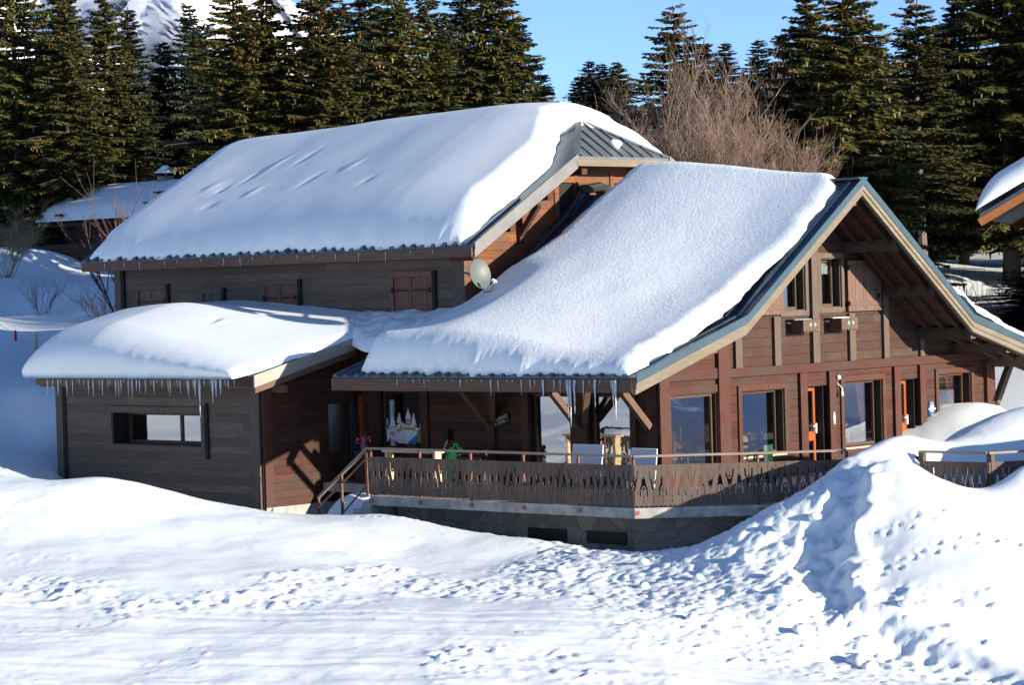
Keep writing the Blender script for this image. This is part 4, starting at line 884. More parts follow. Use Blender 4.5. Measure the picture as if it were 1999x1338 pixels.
snow_strip = snow_blanket('roof_snow', (-1.5, .97), lambda y: np.interp(y, [-1.5, -.9, -.3, .3, .97], [-8.0, -9.2, -10.3, -11.1, -11.4]), lambda y: -6.7 + 0 * y, 110, 60, rf_strip, lambda x, y: .20 + .10 * fbm(x * 2, y * 2, 95, 3), (.7, .5, .5, 0),
    'narrow rough strip of snow against the upper house wall between annex and restaurant roof', seed=400, wav=.15, amp=.03)
snow_strip.data.materials[0] = MAT['snow_rough']
# annex roof snow
def rf_ann(x, y): return 2.38 + .24 * (y + 4.04) + 0 * x
def T_ann(x, y):
    t = 1.06 - .98 * np.clip((x + 15.6) / 6.1, 0, 1) ** 1.2 ; t = t + .06 * np.exp(-((x + 15.5) / 2.0) ** 2) - .012 * np.clip(-15.2 - x, 0, 4) ** 2
    t = t - .09 * np.exp(-((x + 13.3) / .16) ** 2 - ((y + 2.0) / .16) ** 2) + .03 * np.exp(-((x + 13.0) / .14) ** 2 - ((y + 2.0) / .14) ** 2)
    return np.maximum(t, .06) * (1 - .50 * sstep(-1.8, 1, y)) + .03
snow_ann = snow_blanket('roof_snow', (-4.06, 1.0), lambda y: -18.25 + 0 * y, lambda y: np.interp(y, [-4.04, -3.6, -1.6, 1.0], [-9.95, -9.55, -9.42, -9.42]), 200, 110, rf_ann, T_ann, (.85, .35, .75, 0),
    'huge smooth pillow of snow bulging over the eave of the low annex', bulge=(.22, 0, .28, 0), seed=300, wav=.05, amp=.03)

def icicle(p, L, r, parent, seed=0):
    rnd = random.Random(seed); n = 5; path = []; rad = []
    for k in range(n + 1):
        f = k / n; path.append((p[0] + rnd.uniform(-.004, .004), p[1] + rnd.uniform(-.004, .004), p[2] - L * f)); rad.append(max(.003, r * (1 - f) ** .8 * rnd.uniform(.8, 1.15)))
    return MB().tube(path, rad, 6).build('icicle', 'ice', parent, True)
rnd = random.Random(11)
big = {-11.35: .95, -11.52: .45, -10.85: .60, -10.72: .45, -10.55: .40}
x = -17.6
while x < -9.9:
    d = -4.02 + rnd.uniform(-.03, .03); L = rnd.choice([.12, .18, .25, .32, .40, .48]) * rnd.uniform(.8, 1.15); r = .012 + .022 * L
    icicle((x, d - .05, 2.32), L, r, snow_ann, int(x * 1000)); x += rnd.uniform(.10, .26)
for x, L in big.items(): icicle((x, -4.10, 2.34), L, .035, snow_ann, 5)
x = -5.5
while x < 1.5:
    L = rnd.choice([.08, .12, .18, .3, .4]) * rnd.uniform(.7, 1.2); L *= .5 if x < -2.5 else 1
    icicle((x, -2.96, 2.31), L, .010 + .018 * L, snow_rest, int(x * 777)); x += rnd.uniform(.14, .34)
for x, L in ((.02, 1.05), (.14, .75), (-.05, .85), (-.8, .45), (1.35, .9), (1.28, .6), (.75, .6)): icicle((x, -2.97, 2.31), L, .030, snow_rest, 6)
x = -20.5
while x < -7:
    icicle((x, .16, 5.38), rnd.uniform(.08, .30), .012, snow_main, int(x * 555)); x += rnd.uniform(.5, 1.1)

# ------------------------------------------------------------------ terrace, balustrade, steps
T_OUT = [(-5.45, -3.98), (2.70, -3.98), (4.62, -2.20), (5.95, -.86), (7.70, -.70), (9.32, -.62), (9.75, .3), (9.9, 5.0)]
FL = -.35
ter = thing('terrace', (0, -2.5, -1.5), 'raised concrete terrace on a rough stone base in front of the restaurant', 'terrace')
top = [(p[0], p[1], FL - .22) for p in T_OUT] + [(9.9, 13.4, FL - .22), (0, 13.4, FL - .22), (0.05, -.06, FL - .22), (-9.8, -.06, FL - .22), (-9.8, -1.5, FL - .22), (-5.45, -1.5, FL - .22)]
MB().prism(top, (0, 0, .22)).build('slab', 'concrete', ter)
bs = [(-5.2, -3.35), (2.45, -3.35), (4.2, -1.75), (5.4, -.45), (5.4, 3.0), (4.9, 3.0), (4.9, -.3), (3.9, -1.4), (2.3, -2.95), (-5.2, -2.95)]
MB().prism([(a, b, -2.2) for a, b in bs], (0, 0, 1.60)).build('stone_base', 'stone', ter)
for x0 in (-1.0, .75): MB().box((x0, -3.38, -1.22), (x0 + 1.15, -3.345, -.95)).build('cellar_window', 'black_iron', ter)
def along(a, b): 
    d = Vector((b[0] - a[0], b[1] - a[1], 0)); L = d.length; d.normalize(); return d, L
def plank_poly(w, flip):
    # one sawn plank: left edge carries the Y cut, right edge the inverted one
    L = [(0, 0), (0, .09), (.016, .11), (0, .13), (0, .19), (.016, .21), (0, .23), (0, .33),
         (.034, .40), (.042, .47), (.052, .54), (.080, .61), (.088, .76), (.056, .76), (.050, .63), (.022, .555), (0, .54), (0, .565), (.018, .60), (0, .65), (0, .775), (.014, .79), (0, .805), (0, .88)]
    Rr = [(w, .88), (w, .805), (w - .014, .79), (w, .775), (w, .66), (w - .034, .58), (w - .042, .49), (w - .056, .44), (w - .082, .38), (w - .088, .22), (w - .058, .22), (w - .052, .36), (w - .022, .43), (w, .445),
          (w, .415), (w - .020, .375), (w - .012, .335), (w, .335), (w, .23), (w - .016, .21), (w, .19), (w, .13), (w - .016, .11), (w, .09), (w, 0)]
    P = L + Rr + [(w * .75, .03), (w * .5, -.01), (w * .25, .03)]
    if flip: P = [(w - a, b) for a, b in P][::-1]
    return P
def panel(a, b, parent, z0=FL + .03, w=.198):
    d, L = along(a, b); n = max(2, round(L / w)); w = L / n; nrm = Vector((d.y, -d.x, 0)); mb = MB()
    for k in range(n):
        o = Vector((a[0], a[1], z0)) + d * (w * k + .003)
        mb.prism([o + d * u + Vector((0, 0, z)) for u, z in plank_poly(w - .006, k % 2)], nrm * .025)
    return mb.build('panel', 'fence_wood', parent)
bal = thing('balustrade', (-1.5, -4, FL), 'long sawn plank balustrade with cut out Y and spade patterns around the terrace', 'balustrade')
HR = .75
def rail(a, b, parent, z=HR, w=.13):
    d, L = along(a, b); MB().beam((a[0], a[1], z), (b[0], b[1], z), w, .045).build('rail', 'rail_wood', parent)
for a, b in ((T_OUT[0], T_OUT[1]), (T_OUT[1], T_OUT[2]), (T_OUT[2], T_OUT[3])):
    panel(a, b, bal); rail(a, b, bal)
for a, b in ((T_OUT[0], T_OUT[1]), (T_OUT[1], T_OUT[2]), (T_OUT[2], T_OUT[3])):
    d, L = along(a, b); n = max(1, round(L / 1.75)); nrm = Vector((-d.y, d.x, 0))
    for k in range(n + (1 if b == T_OUT[3] else 0)):
        p = Vector((a[0], a[1], 0)) + d * (L * k / n) + nrm * .055 
        MB().box((p.x - .025, p.y - .025, FL - .12), (p.x + .025, p.y + .025, HR - .023)).build('post', 'rust_steel', bal)
        q = Vector((a[0], a[1], 0)) + d * (L * k / n) - nrm * .03
        MB().beam((q.x, q.y, FL - .10), (q.x + d.x * .10, q.y + d.y * .10, FL - .10), .02, .09).build('bracket', 'bracket_paint', bal)
bal2 = thing('balustrade', (8.5, -.7, FL), 'short piece of sawn plank balustrade half buried in snow right of the snow path', 'balustrade')
bal2.name = 'balustrade'
for a, b in ((T_OUT[4], T_OUT[5]), (T_OUT[5], T_OUT[6]), (T_OUT[6], (9.85, 3.0))):
    panel(a, b, bal2); rail(a, b, bal2)
for p in (T_OUT[4], T_OUT[5], T_OUT[6]): MB().box((p[0] - .06, p[1] + .03, FL), (p[0] + .06, p[1] + .15, HR - .023)).build('post', 'post_grey', bal2)
# low dark board closing the gap between the two balustrades
gb = MB().beam((6.0, -.80, .42), (7.6, -.62, .42), .05, .45).build('gate', 'black_wood_shade'); tag(gb, 'low dark board closing the terrace gap behind the snow heap', 'gate')
# steps on the left, running down beside the annex
stp = thing('steps', (-6.5, -3.4, -1.3), 'grey concrete steps between the terrace end and the annex wall', 'steps')
for k in range(6):
    MB().box((-5.46 - .30 * (k + 1), -3.95, -1.9), (-5.46 - .30 * k, -2.65, FL - .17 * (k + 1) + .0)).build('step', 'concrete', stp)
hr = thing('handrail', (-6.3, -3.98, -.9), 'rusty steel handrail with a wooden top going down the terrace steps', 'handrail')
p0 = (-5.50, -3.98, HR); p1 = (-7.25, -3.98, -.46)
MB().beam(p0, p1, .09, .045).build('rail', 'rail_wood', hr)
MB().beam((p0[0], p0[1], p0[2] - .22), (p1[0], p1[1], p1[2] - .22), .035, .035).build('rail', 'rust_steel', hr)
MB().beam((p0[0] - .1, p0[1], p0[2] - .9), (p1[0] + .7, p1[1], p1[2] - .45), .03, .03).build('rail', 'rust_steel', hr)
for f in (0.02, .52, .99):
    x = p0[0] + (p1[0] - p0[0]) * f; z = p0[2] + (p1[2] - p0[2]) * f
    MB().box((x - .025, -4.005, z - (1.1 if f < .9 else .62)), (x + .025, -3.955, z - .02)).build('post', 'rust_steel', hr)
# heap of snow behind the handrail
def heap(name, c, r, hgt, label, seed=1):
    n = 28; V = np.zeros((n, n, 3))
    for j in range(n):
        for i in range(n):
            a = 2 * math.pi * i / (n - 1); f = j / (n - 1); q = f
            k = 1 + .22 * float(vnoise(np.array([math.cos(a) * 1.5 + seed]), np.array([math.sin(a) * 1.5]), seed)[0])
            hh = hgt * math.sqrt(max(0, 1 - q * q)); V[j, i] = (c[0] + math.cos(a) * q * r[0] * k, c[1] + math.sin(a) * q * r[1] * k, c[2] + hh + .08 * float(vnoise(np.array([math.cos(a) * q * 3 + seed]), np.array([math.sin(a) * q * 3]), seed + 3)[0]))
    o = link(name, np_mesh(name, V.reshape(-1, 3), gridfaces(n, n), 'snow_ground')); tag(o, label, 'snow heap'); return o
heap('snow_heap', (-6.9, -3.0, -1.25), (.95, .75), .85, 'shaded rounded snow heap beside the terrace steps behind the handrail', 3)
heap('snow_heap', (-11.35, 3.9, 0), (.01, .01), .01, 'x', 1) if False else None

# ------------------------------------------------------------------ things on the terrace
def chair(name='dining_chair', mat='chair_wood'):
    t = thing(name, (0, 0, 0), None, 'chair')
    MB().box((-.21, -.21, .43), (.21, .21, .465)).build('seat', mat, t)
    for x in (-.19, .15):
        for y in (-.19, .15):
            MB().box((x, y, 0), (x + .04, y + .04, .43)).build('leg', mat, t)
    mb = MB()
    for x in (-.19, .15): mb.beam((x + .02, .19, .465), (x + .02, .27, .98), .035, .035)
    mb.beam((-.19, .245, .86), (.19, .245, .86), .02, .10); mb.beam((-.19, .262, .70), (.19, .225, .70), .02, .05)
    mb.prism([(-.2, .25, .90), (.2, .25, .90), (.17, .26, .97), (.06, .26, .95), (0, .26, .99), (-.06, .26, .95), (-.17, .26, .97)], (0, .02, 0))
    mb.build('backrest', mat, t); return t
c0 = chair(); spots = [(-.75, 4.15, 1.2), (-.62, 4.75, -1.0), (-1.5, 4.5, 2.2), (-.8, 8.0, .8), (-1.6, 5.3, 0.3), (-2.3, 5.9, 3.0), (-.8, 1.6, .4), (-.7, 2.4, 2.0), (-3.4, .9, 3.2), (-1.7, .95, 3.0), (-1.6, 2.5, -1.2), (-2.4, 3.2, 1.5), (-.9, 12.0, .6), (-3.2, 1.4, .2), (-1.5, 9.0, 1.0), (-1.1, 5.4, 2.6)]
for i, (x, y, a) in enumerate(spots):
    o = c0 if i == 0 else copy_tree(c0)
    o.location = (x, y, -.34); o.rotation_euler = (0, 0, a)
    tag(o, 'light wooden dining chair seen through the restaurant windows', 'chair', 'dining chairs inside the restaurant')
def table(x, y, sx, sy, h, mat, label, group=None, name='dining_table'):
    t = thing(name, (x, y, -.34), label, 'table', group)
    MB().box((x - sx / 2, y - sy / 2, -.34 + h - .04), (x + sx / 2, y + sy / 2, -.34 + h)).build('tabletop', mat, t)
    for u in (-1, 1):
        for v in (-1, 1):
            cx = x + u * (sx / 2 - .08); cy = y + v * (sy / 2 - .08); MB().box((cx - .03, cy - .03, -.34), (cx + .03, cy + .03, -.34 + h - .04)).build('leg', mat, t)
    return t
for (x, y) in ((-1.15, 4.75), (-1.5, 8.4), (-1.5, 1.75), (-3.3, 1.1), (-1.4, 12.4)): table(x, y, .8, .8, .75, 'chair_wood', 'light wooden dining table seen through the restaurant windows', 'dining tables inside the restaurant')
# folded white table tops leaning behind the balustrade
def leaning(x, y, w, h, ang, z, label, scal=False, name='table_top'):
    t = thing(name, (x, y, FL), label, 'table top'); n = 14
    ex = Vector((math.cos(ang), math.sin(ang), 0)); ez = Vector((-math.sin(ang) * .15, math.cos(ang) * .15, .98))
    o = Vector((x, y, z)); poly = [o - ex * w / 2, o + ex * w / 2]
    if scal:
        for k in range(n + 1):
            f = 1 - 2 * k / n; poly.append(o + ex * w / 2 * f + ez * h)
            if k < n: poly.append(o + ex * w / 2 * (f - .6 / n) + ez * (h + .02)); poly.append(o + ex * w / 2 * (f - 1.4 / n) + ez * (h + .02))
    else: poly += [o + ex * w / 2 + ez * h, o - ex * w / 2 + ez * h]
    MB().prism(poly, (ex.y * .03, -ex.x * .03, 0)).build('board', 'white_plastic', t)
    for s in (-.38, .38):
        MB().tube([o + ex * w * s + Vector((0, .05, h * .4)), o + ex * w * s + Vector((0, .05, FL - z + .02))], .018, 6).build('leg', 'rust_steel' if not scal else 'white_plastic', t)
    return t
leaning(-.55, -1.9, .92, .72, 0, .10, 'plain pale folded table top standing on edge behind the balustrade')
leaning(1.22, -2.0, .72, .66, .05, .09, 'pale folded table with a scalloped edge, nearest the terrace corner', True)
leaning(-5.6, -2.6, .01, .01, 0, .1, 'x') if False else None
# dark green plastic chairs
def gchair(x, y, a, z):
    t = thing('plastic_chair', (0, 0, 0), None, 'chair')
    sb = MB(); sb.box((-.22, -.22, .40), (.22, .22, .44)); sb.build('seat', 'green_plastic', t)
    bb = MB(); V = np.zeros((6, 12, 3))
    for j in range(6):
        for i in range(12):
            an = math.radians(-60 + 120 * i / 11); V[j, i] = (.27 * math.sin(an), .02 + .22 * math.cos(an), .46 + .36 * j / 5)
    bb.grid(V); V2 = V.copy(); V2[..., 1] += .02; bb.grid(V2[:, ::-1]); bb.build('backrest', 'green_plastic', t, True)
    ab = MB()
    for s in (-1, 1): ab.tube([(.25 * s, .12, .66), (.26 * s, -.1, .66), (.25 * s, -.22, .58), (.23 * s, -.24, 0)], .022, 6)
    ab.build('armrest', 'green_plastic', t)
    for s in (-1, 1): MB().tube([(.2 * s, .2, .42), (.24 * s, .26, 0)], .02, 6).build('leg', 'green_plastic', t)
    t.location = (x, y, z); t.rotation_euler = (0, 0, a); return t
for k, lb_ in enumerate(('bottom dark green armchair of the stack before the first glazed door', 'middle dark green armchair of the stack before the first glazed door', 'topmost dark green armchair of the stack before the first glazed door')): tag(gchair(3.9, -1.2, -1.2, FL + .19 * k), lb_, 'chair')
tag(gchair(-.1, -.6, .4, FL), 'dark green plastic armchair between the two leaning white table tops', 'chair')
# bench, sledge, spade, crates, flowers, cauldron
bn = thing('bench', (-5.1, -3.0, FL), 'long narrow tan wooden bench behind the balustrade below the sign', 'bench')
MB().box((-5.9, -3.15, .60), (-4.1, -2.85, .65)).build('seat', 'tan_wood', bn)
for x in (-5.8, -4.2): MB().box((x - .04, -3.1, FL), (x + .04, -2.9, .60)).build('leg', 'tan_wood', bn)
sl = thing('sledge', (-6.1, -.7, FL), 'bright green plastic sledge standing upright against the wall', 'sledge')
mb = MB(); mb.tube([(-6.40, -.5, .35), (-6.28, -.5, .50), (-6.14, -.5, .54), (-6.14, -.5, .62), (-6.02, -.5, .62), (-6.02, -.5, .54), (-5.88, -.5, .50), (-5.76, -.5, .35), (-5.74, -.5, -.2), (-6.42, -.5, -.2), (-6.40, -.5, .35)], .03, 6); mb.build('rim', 'lime_plastic', sl)
MB().prism([(-6.40, -.49, .30), (-6.28, -.49, .45), (-5.88, -.49, .45), (-5.76, -.49, .30), (-5.74, -.49, -.2), (-6.42, -.49, -.2)], (0, .02, 0)).build('body', 'lime_plastic', sl)
sp = thing('shovel', (-6.75, -.4, FL), 'shovel with a pale handle and dark grip leaning on the wall', 'shovel')
MB().tube([(-6.85, -.6, FL), (-6.74, -.12, .70)], .018, 6).build('handle', 'white_plastic', sp); MB().box((-6.80, -.18, .68), (-6.66, -.10, .95)).build('grip', 'black_iron', sp); MB().box((-6.98, -.66, FL), (-6.72, -.60, FL + .3)).build('blade', 'black_iron', sp)
cr = MB(); cr.box((-5.55, -1.0, .22), (-4.75, -.6, .25)); 
for k in range(4): cr.box((-5.55, -1.02, .05 + .12 * k), (-4.75, -.99, .13 + .12 * k)); cr.box((-5.55, -.61, .05 + .12 * k), (-4.75, -.58, .13 + .12 * k))
for x in (-5.55, -4.79): cr.box((x, -.985, FL), (x + .04, -.615, .52))
tag(cr.build('crate', 'beam_red'), 'reddish slatted wooden crate by the wall under the sign', 'crate')
fp = thing('flower_pot', (-8.85, -.95, .44), 'small grey pot of pink flowers at the corner by the painted window', 'flower pot')
bx0 = MB(); bx0.box((-9.0, -1.15, FL), (-8.65, -.8, .44)); tag(bx0.build('pot_stand', 'siding_dark'), 'dark wooden stand carrying the pot of pink flowers', 'stand')
MB().lathe((-8.85, -.97, .44), [(.0, 0), (.07, 0), (.09, .16), (.08, .16), (.0, .14)], 12).build('pot', 'verge_grey', fp)
fm = MB(); lm = MB(); rnd = random.Random(3)
for k in range(60):
    a = rnd.uniform(0, 6.28); r = rnd.uniform(.02, .2); z = .62 + rnd.uniform(0, .16); c = Vector((-8.85 + r * math.cos(a), -.97 + r * math.sin(a), z)); s = rnd.uniform(.02, .035)
    (fm if k % 3 else lm).prism([c + Vector((s * math.cos(b), 0, s * math.sin(b))) for b in np.linspace(0, 6.28, 7)[:-1]], (0, .012, 0))
for k in range(14): a = rnd.uniform(0, 6.28); lm.beam((-8.85, -.97, .58), (-8.85 + .15 * math.cos(a), -.97 + .15 * math.sin(a), .70), .008, .008)
fm.build('blossom', 'pink', fp); lm.build('leaves', 'leaf_green', fp)
lb = thing('dollhouse', (-3.6, .55, .1), 'small cream coloured gabled toy house standing just inside the left big window', 'toy house')
MB().prism([(-3.95, .45, .28), (-3.35, .45, .28), (-3.35, .45, .62), (-3.62, .45, .76), (-3.95, .45, .66)], (0, .3, 0)).build('body', 'white_paint', lb)
MB().box((-4.0, .4, -.34), (-3.3, .8, .28)).build('base', 'chair_wood', lb)
# red hose coil by the stone wall
hs = MB()
for k in range(3): hs.tube([(4.50 + .02 * k + .20 * math.cos(a) * .7, -1.62 + .20 * math.cos(a) * .72 - .02 * k, -.86 + .20 * math.sin(a)) for a in np.linspace(0, 6.28, 20)], .028, 6, False)
tag(hs.build('hose', 'hose_red', None, True), 'coil of red hose hanging on the stone base at the edge of the snow', 'hose')

# ------------------------------------------------------------------ signs, dish, lamp
def text(body, size, mat, parent, M_, name='lettering', ext=.002, align='CENTER'):
    cu = bpy.data.curves.new(name, 'FONT'); cu.body = body; cu.size = size; cu.extrude = ext; cu.align_x = align; cu.align_y = 'CENTER'
    tmp = bpy.data.objects.new(name, cu); COL.objects.link(tmp)
    dg = bpy.context.evaluated_depsgraph_get(); me = bpy.data.meshes.new_from_object(tmp.evaluated_get(dg)); bpy.data.objects.remove(tmp)
    me.transform(M_); off = Vector((0, 0, 0)); q = parent
    while q is not None: off += q.location; q = q.parent
    me.transform(Matrix.Translation(-off)); me.materials.clear(); me.materials.append(MAT[mat])
    o = bpy.data.objects.new(name, me); COL.objects.link(o); o.parent = parent; return o
MS = lambda x, y, z, rot=0: Matrix.Translation((x, y, z)) @ Matrix.Rotation(math.radians(90), 4, 'X') @ Matrix.Rotation(rot, 4, 'Z')
ME = lambda x, y, z: Matrix.Translation((x, y, z)) @ Matrix.Rotation(math.radians(90), 4, 'Z') @ Matrix.Rotation(math.radians(90), 4, 'X')
sg = thing('wooden_sign', (-5.03, -.05, 1.17), 'small tilted dark wooden sign with pale lettering on the porch wall', 'sign')
a = math.radians(17); cx, cz = -5.03, 1.17; c_, s_ = math.cos(a), math.sin(a)
MB().prism([(cx + u * c_ - v * s_, -.085, cz + u * s_ + v * c_) for u, v in ((-.36, -.12), (.36, -.12), (.36, .12), (-.36, .12))], (0, .03, 0)).build('board', 'sign_black', sg)
text('RESTAURANT', .105, 'sign_letter', sg, MS(cx - .03 * s_, -.088, cz + .045 * c_, a)); text('BAR  HOTEL', .085, 'sign_letter', sg, MS(cx + .055 * s_, -.088, cz - .055 * c_, a))
hs_ = thing('hotel_plaque', (.04, 10.62, .95), 'blue oval hotel plaque with a white H between the second door and the last window', 'sign')
oy, oz = 10.64, .95
MB().prism([(.045, oy + .155 * math.cos(t), oz + .225 * math.sin(t)) for t in np.linspace(0, 2 * math.pi, 33)[:-1]], (.012, 0, 0)).build('plate', 'sign_blue', hs_)
mb = MB(); mb.box((.058, oy - .062, oz - .075), (.062, oy - .022, oz + .09)).box((.058, oy + .022, oz - .075), (.062, oy + .062, oz + .09)).box((.0625, oy - .15, oz - .018), (.0645, oy + .15, oz + .022)); mb.build('letter_h', 'white_paint', hs_)
text('HOTEL', .042, 'white_paint', hs_, ME(.058, oy, oz + .165)); text('DE', .025, 'white_paint', hs_, ME(.058, oy, oz + .135)); text('TOURISME', .034, 'white_paint', hs_, ME(.058, oy, oz + .112))
for k, t_ in enumerate(('* *', '1998', '1999')): text(t_, .036, 'white_paint', hs_, ME(.058, oy, oz - .105 - .034 * k))
wl = thing('wall_lamp', (.05, 6.66, 1.9), 'small white round lamp under the main beam between the first door and the middle window', 'lamp')
MB().lathe((.14, 6.62, 1.93), [(0, -.05), (.05, -.03), (.06, .02), (.045, .06), (0, .07)], 12).build('globe', 'white_paint', wl, True); MB().box((.03, 6.60, 1.95), (.12, 6.64, 1.97)).build('arm', 'black_iron', wl)
sl_ = thing('spotlight', (.06, 6.74, 1.55), 'white bracket spotlight with a cable left of the middle window', 'lamp')
MB().lathe((.16, 6.72, 1.48), [(0, 0), (.04, 0), (.035, .08), (.02, .12), (.02, .20), (0, .20)], 10).build('lamp_head', 'white_paint', sl_, True); MB().tube([(.04, 6.68, 1.80), (.12, 6.72, 1.72), (.16, 6.72, 1.66)], .012, 5).build('arm', 'white_paint', sl_)
th = MB().prism([(.125, 6.42 + .035 * math.cos(t), .95 + .16 * math.sin(t)) for t in np.linspace(0, 2 * math.pi, 13)[:-1]], (.012, 0, 0)).build('thermometer', 'white_paint'); tag(th, 'narrow white thermometer on the post right of the first glazed door', 'thermometer')
# satellite dish on the corner of the main house
sdh = thing('satellite_dish', (-6.9, .7, 4.75), 'grey green satellite dish on the corner of the upper house wall', 'satellite dish')
dc = Vector((-5.98, .42, 4.74)); dn = Vector((.95, -.02, .2)).normalized(); du = dn.cross(Vector((0, 0, 1))).normalized(); dv = du.cross(dn).normalized() * -1
if dv.z < 0: dv = -dv
n = 28; V = np.zeros((8, n + 1, 3)); V2 = V.copy()
for j in range(8):
    for i in range(n + 1):
        t = 2 * math.pi * i / n; r = j / 7; ru, rv = .35 * r, .38 * r
        p = dc + du * ru * math.cos(t) + dv * rv * math.sin(t) - dn * (.10 * (1 - r * r)); V[j, i] = p; V2[j, i] = p - dn * .012
mb = MB(); mb.grid(V); mb.grid(V2[:, ::-1]); mb.grid(np.stack([V[-1], V2[-1]])); mb.build('reflector', 'dish_grey', sdh, True)
tip = dc + dn * .48 - dv * .32
MB().tube([dc - dv * .46, dc + dn * .22 - dv * .50, tip], .018, 6).build('feed_arm', 'dish_grey', sdh)
MB().tube([tip - dn * .02, tip + dn * .0 - (tip - dc).normalized() * .12], .05, 10).build('receiver', 'white_paint', sdh)
MB().tube([dc - dn * .1, dc - dn * .22, (-7.0, .92, 4.78)], .03, 8).build('mount', 'verge_grey', sdh)
text('ASTRAL', .05, 'white_paint', sdh, Matrix.Identity(4)) if False else None
# log stack under the north eave
lg = MB(); rnd = random.Random(9)
for j in range(4):
    for i in range(7):
        lg.tube([(1.1, 13.65 + .1 * i + rnd.uniform(-.02, .02), 1.40 + .11 * j), (1.6, 13.65 + .1 * i, 1.40 + .11 * j)], .05, 7)
tag(lg.build('log_stack', 'tan_wood'), 'stack of cut firewood ends on a shelf under the far right eave', 'firewood')
MB_sh = MB().box((1.0, 13.5, 1.30), (1.65, 14.5, 1.345)); tag(MB_sh.build('shelf', 'post_grey'), 'wooden shelf carrying the firewood under the far right eave', 'shelf')

# ------------------------------------------------------------------ neighbouring buildings
def gable_house(name, c, ang, L, Wd, hw, slope, over, mats, label, snow=.6, gz=None):
    """c centre, L along ridge (local x), Wd across (local y); returns root"""
    ex = Vector((math.cos(ang), math.sin(ang), 0)); ey = Vector((-math.sin(ang), math.cos(ang), 0)); c = Vector(c)
    P = lambda x, y, z: tuple(c + ex * x + ey * y + Vector((0, 0, z)))
    t = thing(name, tuple(c), label, 'house'); zr = hw + slope * Wd / 2
    mb = MB()
    for k in range(int(hw / .25) + 1):
        z0 = k * .25; z1 = min(z0 + .24, hw)
        if z1 <= z0: break
        mb.hexa([P(-L / 2, -Wd / 2, z0), P(L / 2, -Wd / 2, z0), P(L / 2, Wd / 2, z0), P(-L / 2, Wd / 2, z0), P(-L / 2, -Wd / 2, z1), P(L / 2, -Wd / 2, z1), P(L / 2, Wd / 2, z1), P(-L / 2, Wd / 2, z1)])
    z0 = hw
    while z0 < zr - .1:
        z1 = min(z0 + .24, zr); a = Wd / 2 * (1 - (z0 - hw) / (zr - hw)); b = Wd / 2 * (1 - (z1 - hw) / (zr - hw))
        mb.hexa([P(-L / 2, -a, z0), P(L / 2, -a, z0), P(L / 2, a, z0), P(-L / 2, a, z0), P(-L / 2, -b, z1), P(L / 2, -b, z1), P(L / 2, b, z1), P(-L / 2, b, z1)]); z0 += .25
    mb.build('wall', mats[0], t)
    for s in (-1, 1):
        yo = s * (Wd / 2 + over); zo = hw - slope * over
        rb = MB().hexa([P(-L / 2 - over, yo, zo), P(L / 2 + over, yo, zo), P(L / 2 + over, 0, zr), P(-L / 2 - over, 0, zr), P(-L / 2 - over, yo, zo + .14), P(L / 2 + over, yo, zo + .14), P(L / 2 + over, 0, zr + .14), P(-L / 2 - over, 0, zr + .14)])
        rb.build('roof', mats[1], t)
        for e in (-1, 1):
            MB().beam(P(e * (L / 2 + over - .02), yo, zo - .10), P(e * (L / 2 + over - .02), 0, zr - .10), .08, .22).build('bargeboard', mats[2], t)
    # snow quilt
    nx, ny = 60, 60; V = np.zeros((ny, nx, 3)); X0 = L / 2 + over + .05; Y0 = Wd / 2 + over + .1
    for j in range(ny):
        for i in range(nx):
            u = -math.cos(math.pi * i / (nx - 1)); v = -math.cos(math.pi * j / (ny - 1)); x = u * X0; y = v * Y0
            e = min(1, (X0 - abs(x)) / .7); f = min(1, (Y0 - abs(y)) / .7); g = math.sqrt(max(0, 1 - (1 - e) ** 2)) * math.sqrt(max(0, 1 - (1 - f) ** 2))
            rz = zr + .14 - slope * math.sqrt(y * y + .5) + .2; rz = max(rz, zr + .14 - slope * abs(y))
            V[j, i] = P(x, y, rz * 1.0 + snow * g)
    so_ = link('roof_snow', np_mesh('roof_snow', V.reshape(-1, 3), gridfaces(ny, nx), 'snow_roof'))
    return t, P, so_, zr
H, P, s_, zr = gable_house('wooden_hut', (-64.2, 36.6, 6.0), math.radians(2), 7.0, 5.6, 2.2, .42, .7, ('hut_wood', 'hut_wood', 'hut_wood'), 'small dark wooden hut with snowy roof under the spruces at left', .55)
tag(s_, 'pale blue shaded snow on the roof of the small hut at left', 'roof snow')
chm = MB().box(P(-.1 + 1.2, -.3, zr - .3), P(.5 + 1.2, .3, zr + .95)); chm = MB().hexa([P(1.1, -.28, zr - .3), P(1.7, -.28, zr - .3), P(1.7, .28, zr - .3), P(1.1, .28, zr - .3), P(1.1, -.28, zr + .85), P(1.7, -.28, zr + .85), P(1.7, .28, zr + .85), P(1.1, .28, zr + .85)]).build('chimney', 'stone', H)
MB().hexa([P(1.0, -.38, zr + 1.0), P(1.8, -.38, zr + 1.0), P(1.8, .38, zr + 1.0), P(1.0, .38, zr + 1.0), P(1.3, -.08, zr + 1.35), P(1.5, -.08, zr + 1.35), P(1.5, .08, zr + 1.35), P(1.3, .08, zr + 1.35)]).build('chimney_cap', 'snow_roof', chm)
for x0 in (-2.4, -.3, 1.6): MB().hexa([P(x0, -2.84, .5), P(x0 + 1.3, -2.84, .5), P(x0 + 1.3, -2.80, .5), P(x0, -2.80, .5), P(x0, -2.84, 1.7), P(x0 + 1.3, -2.84, 1.7), P(x0 + 1.3, -2.80, 1.7), P(x0, -2.80, 1.7)]).build('shutter', 'siding_red', H)
dk = thing('wooden_deck', P(-.5, -4.6, 0), 'dark weathered plank deck wall below the small hut at left', 'deck')
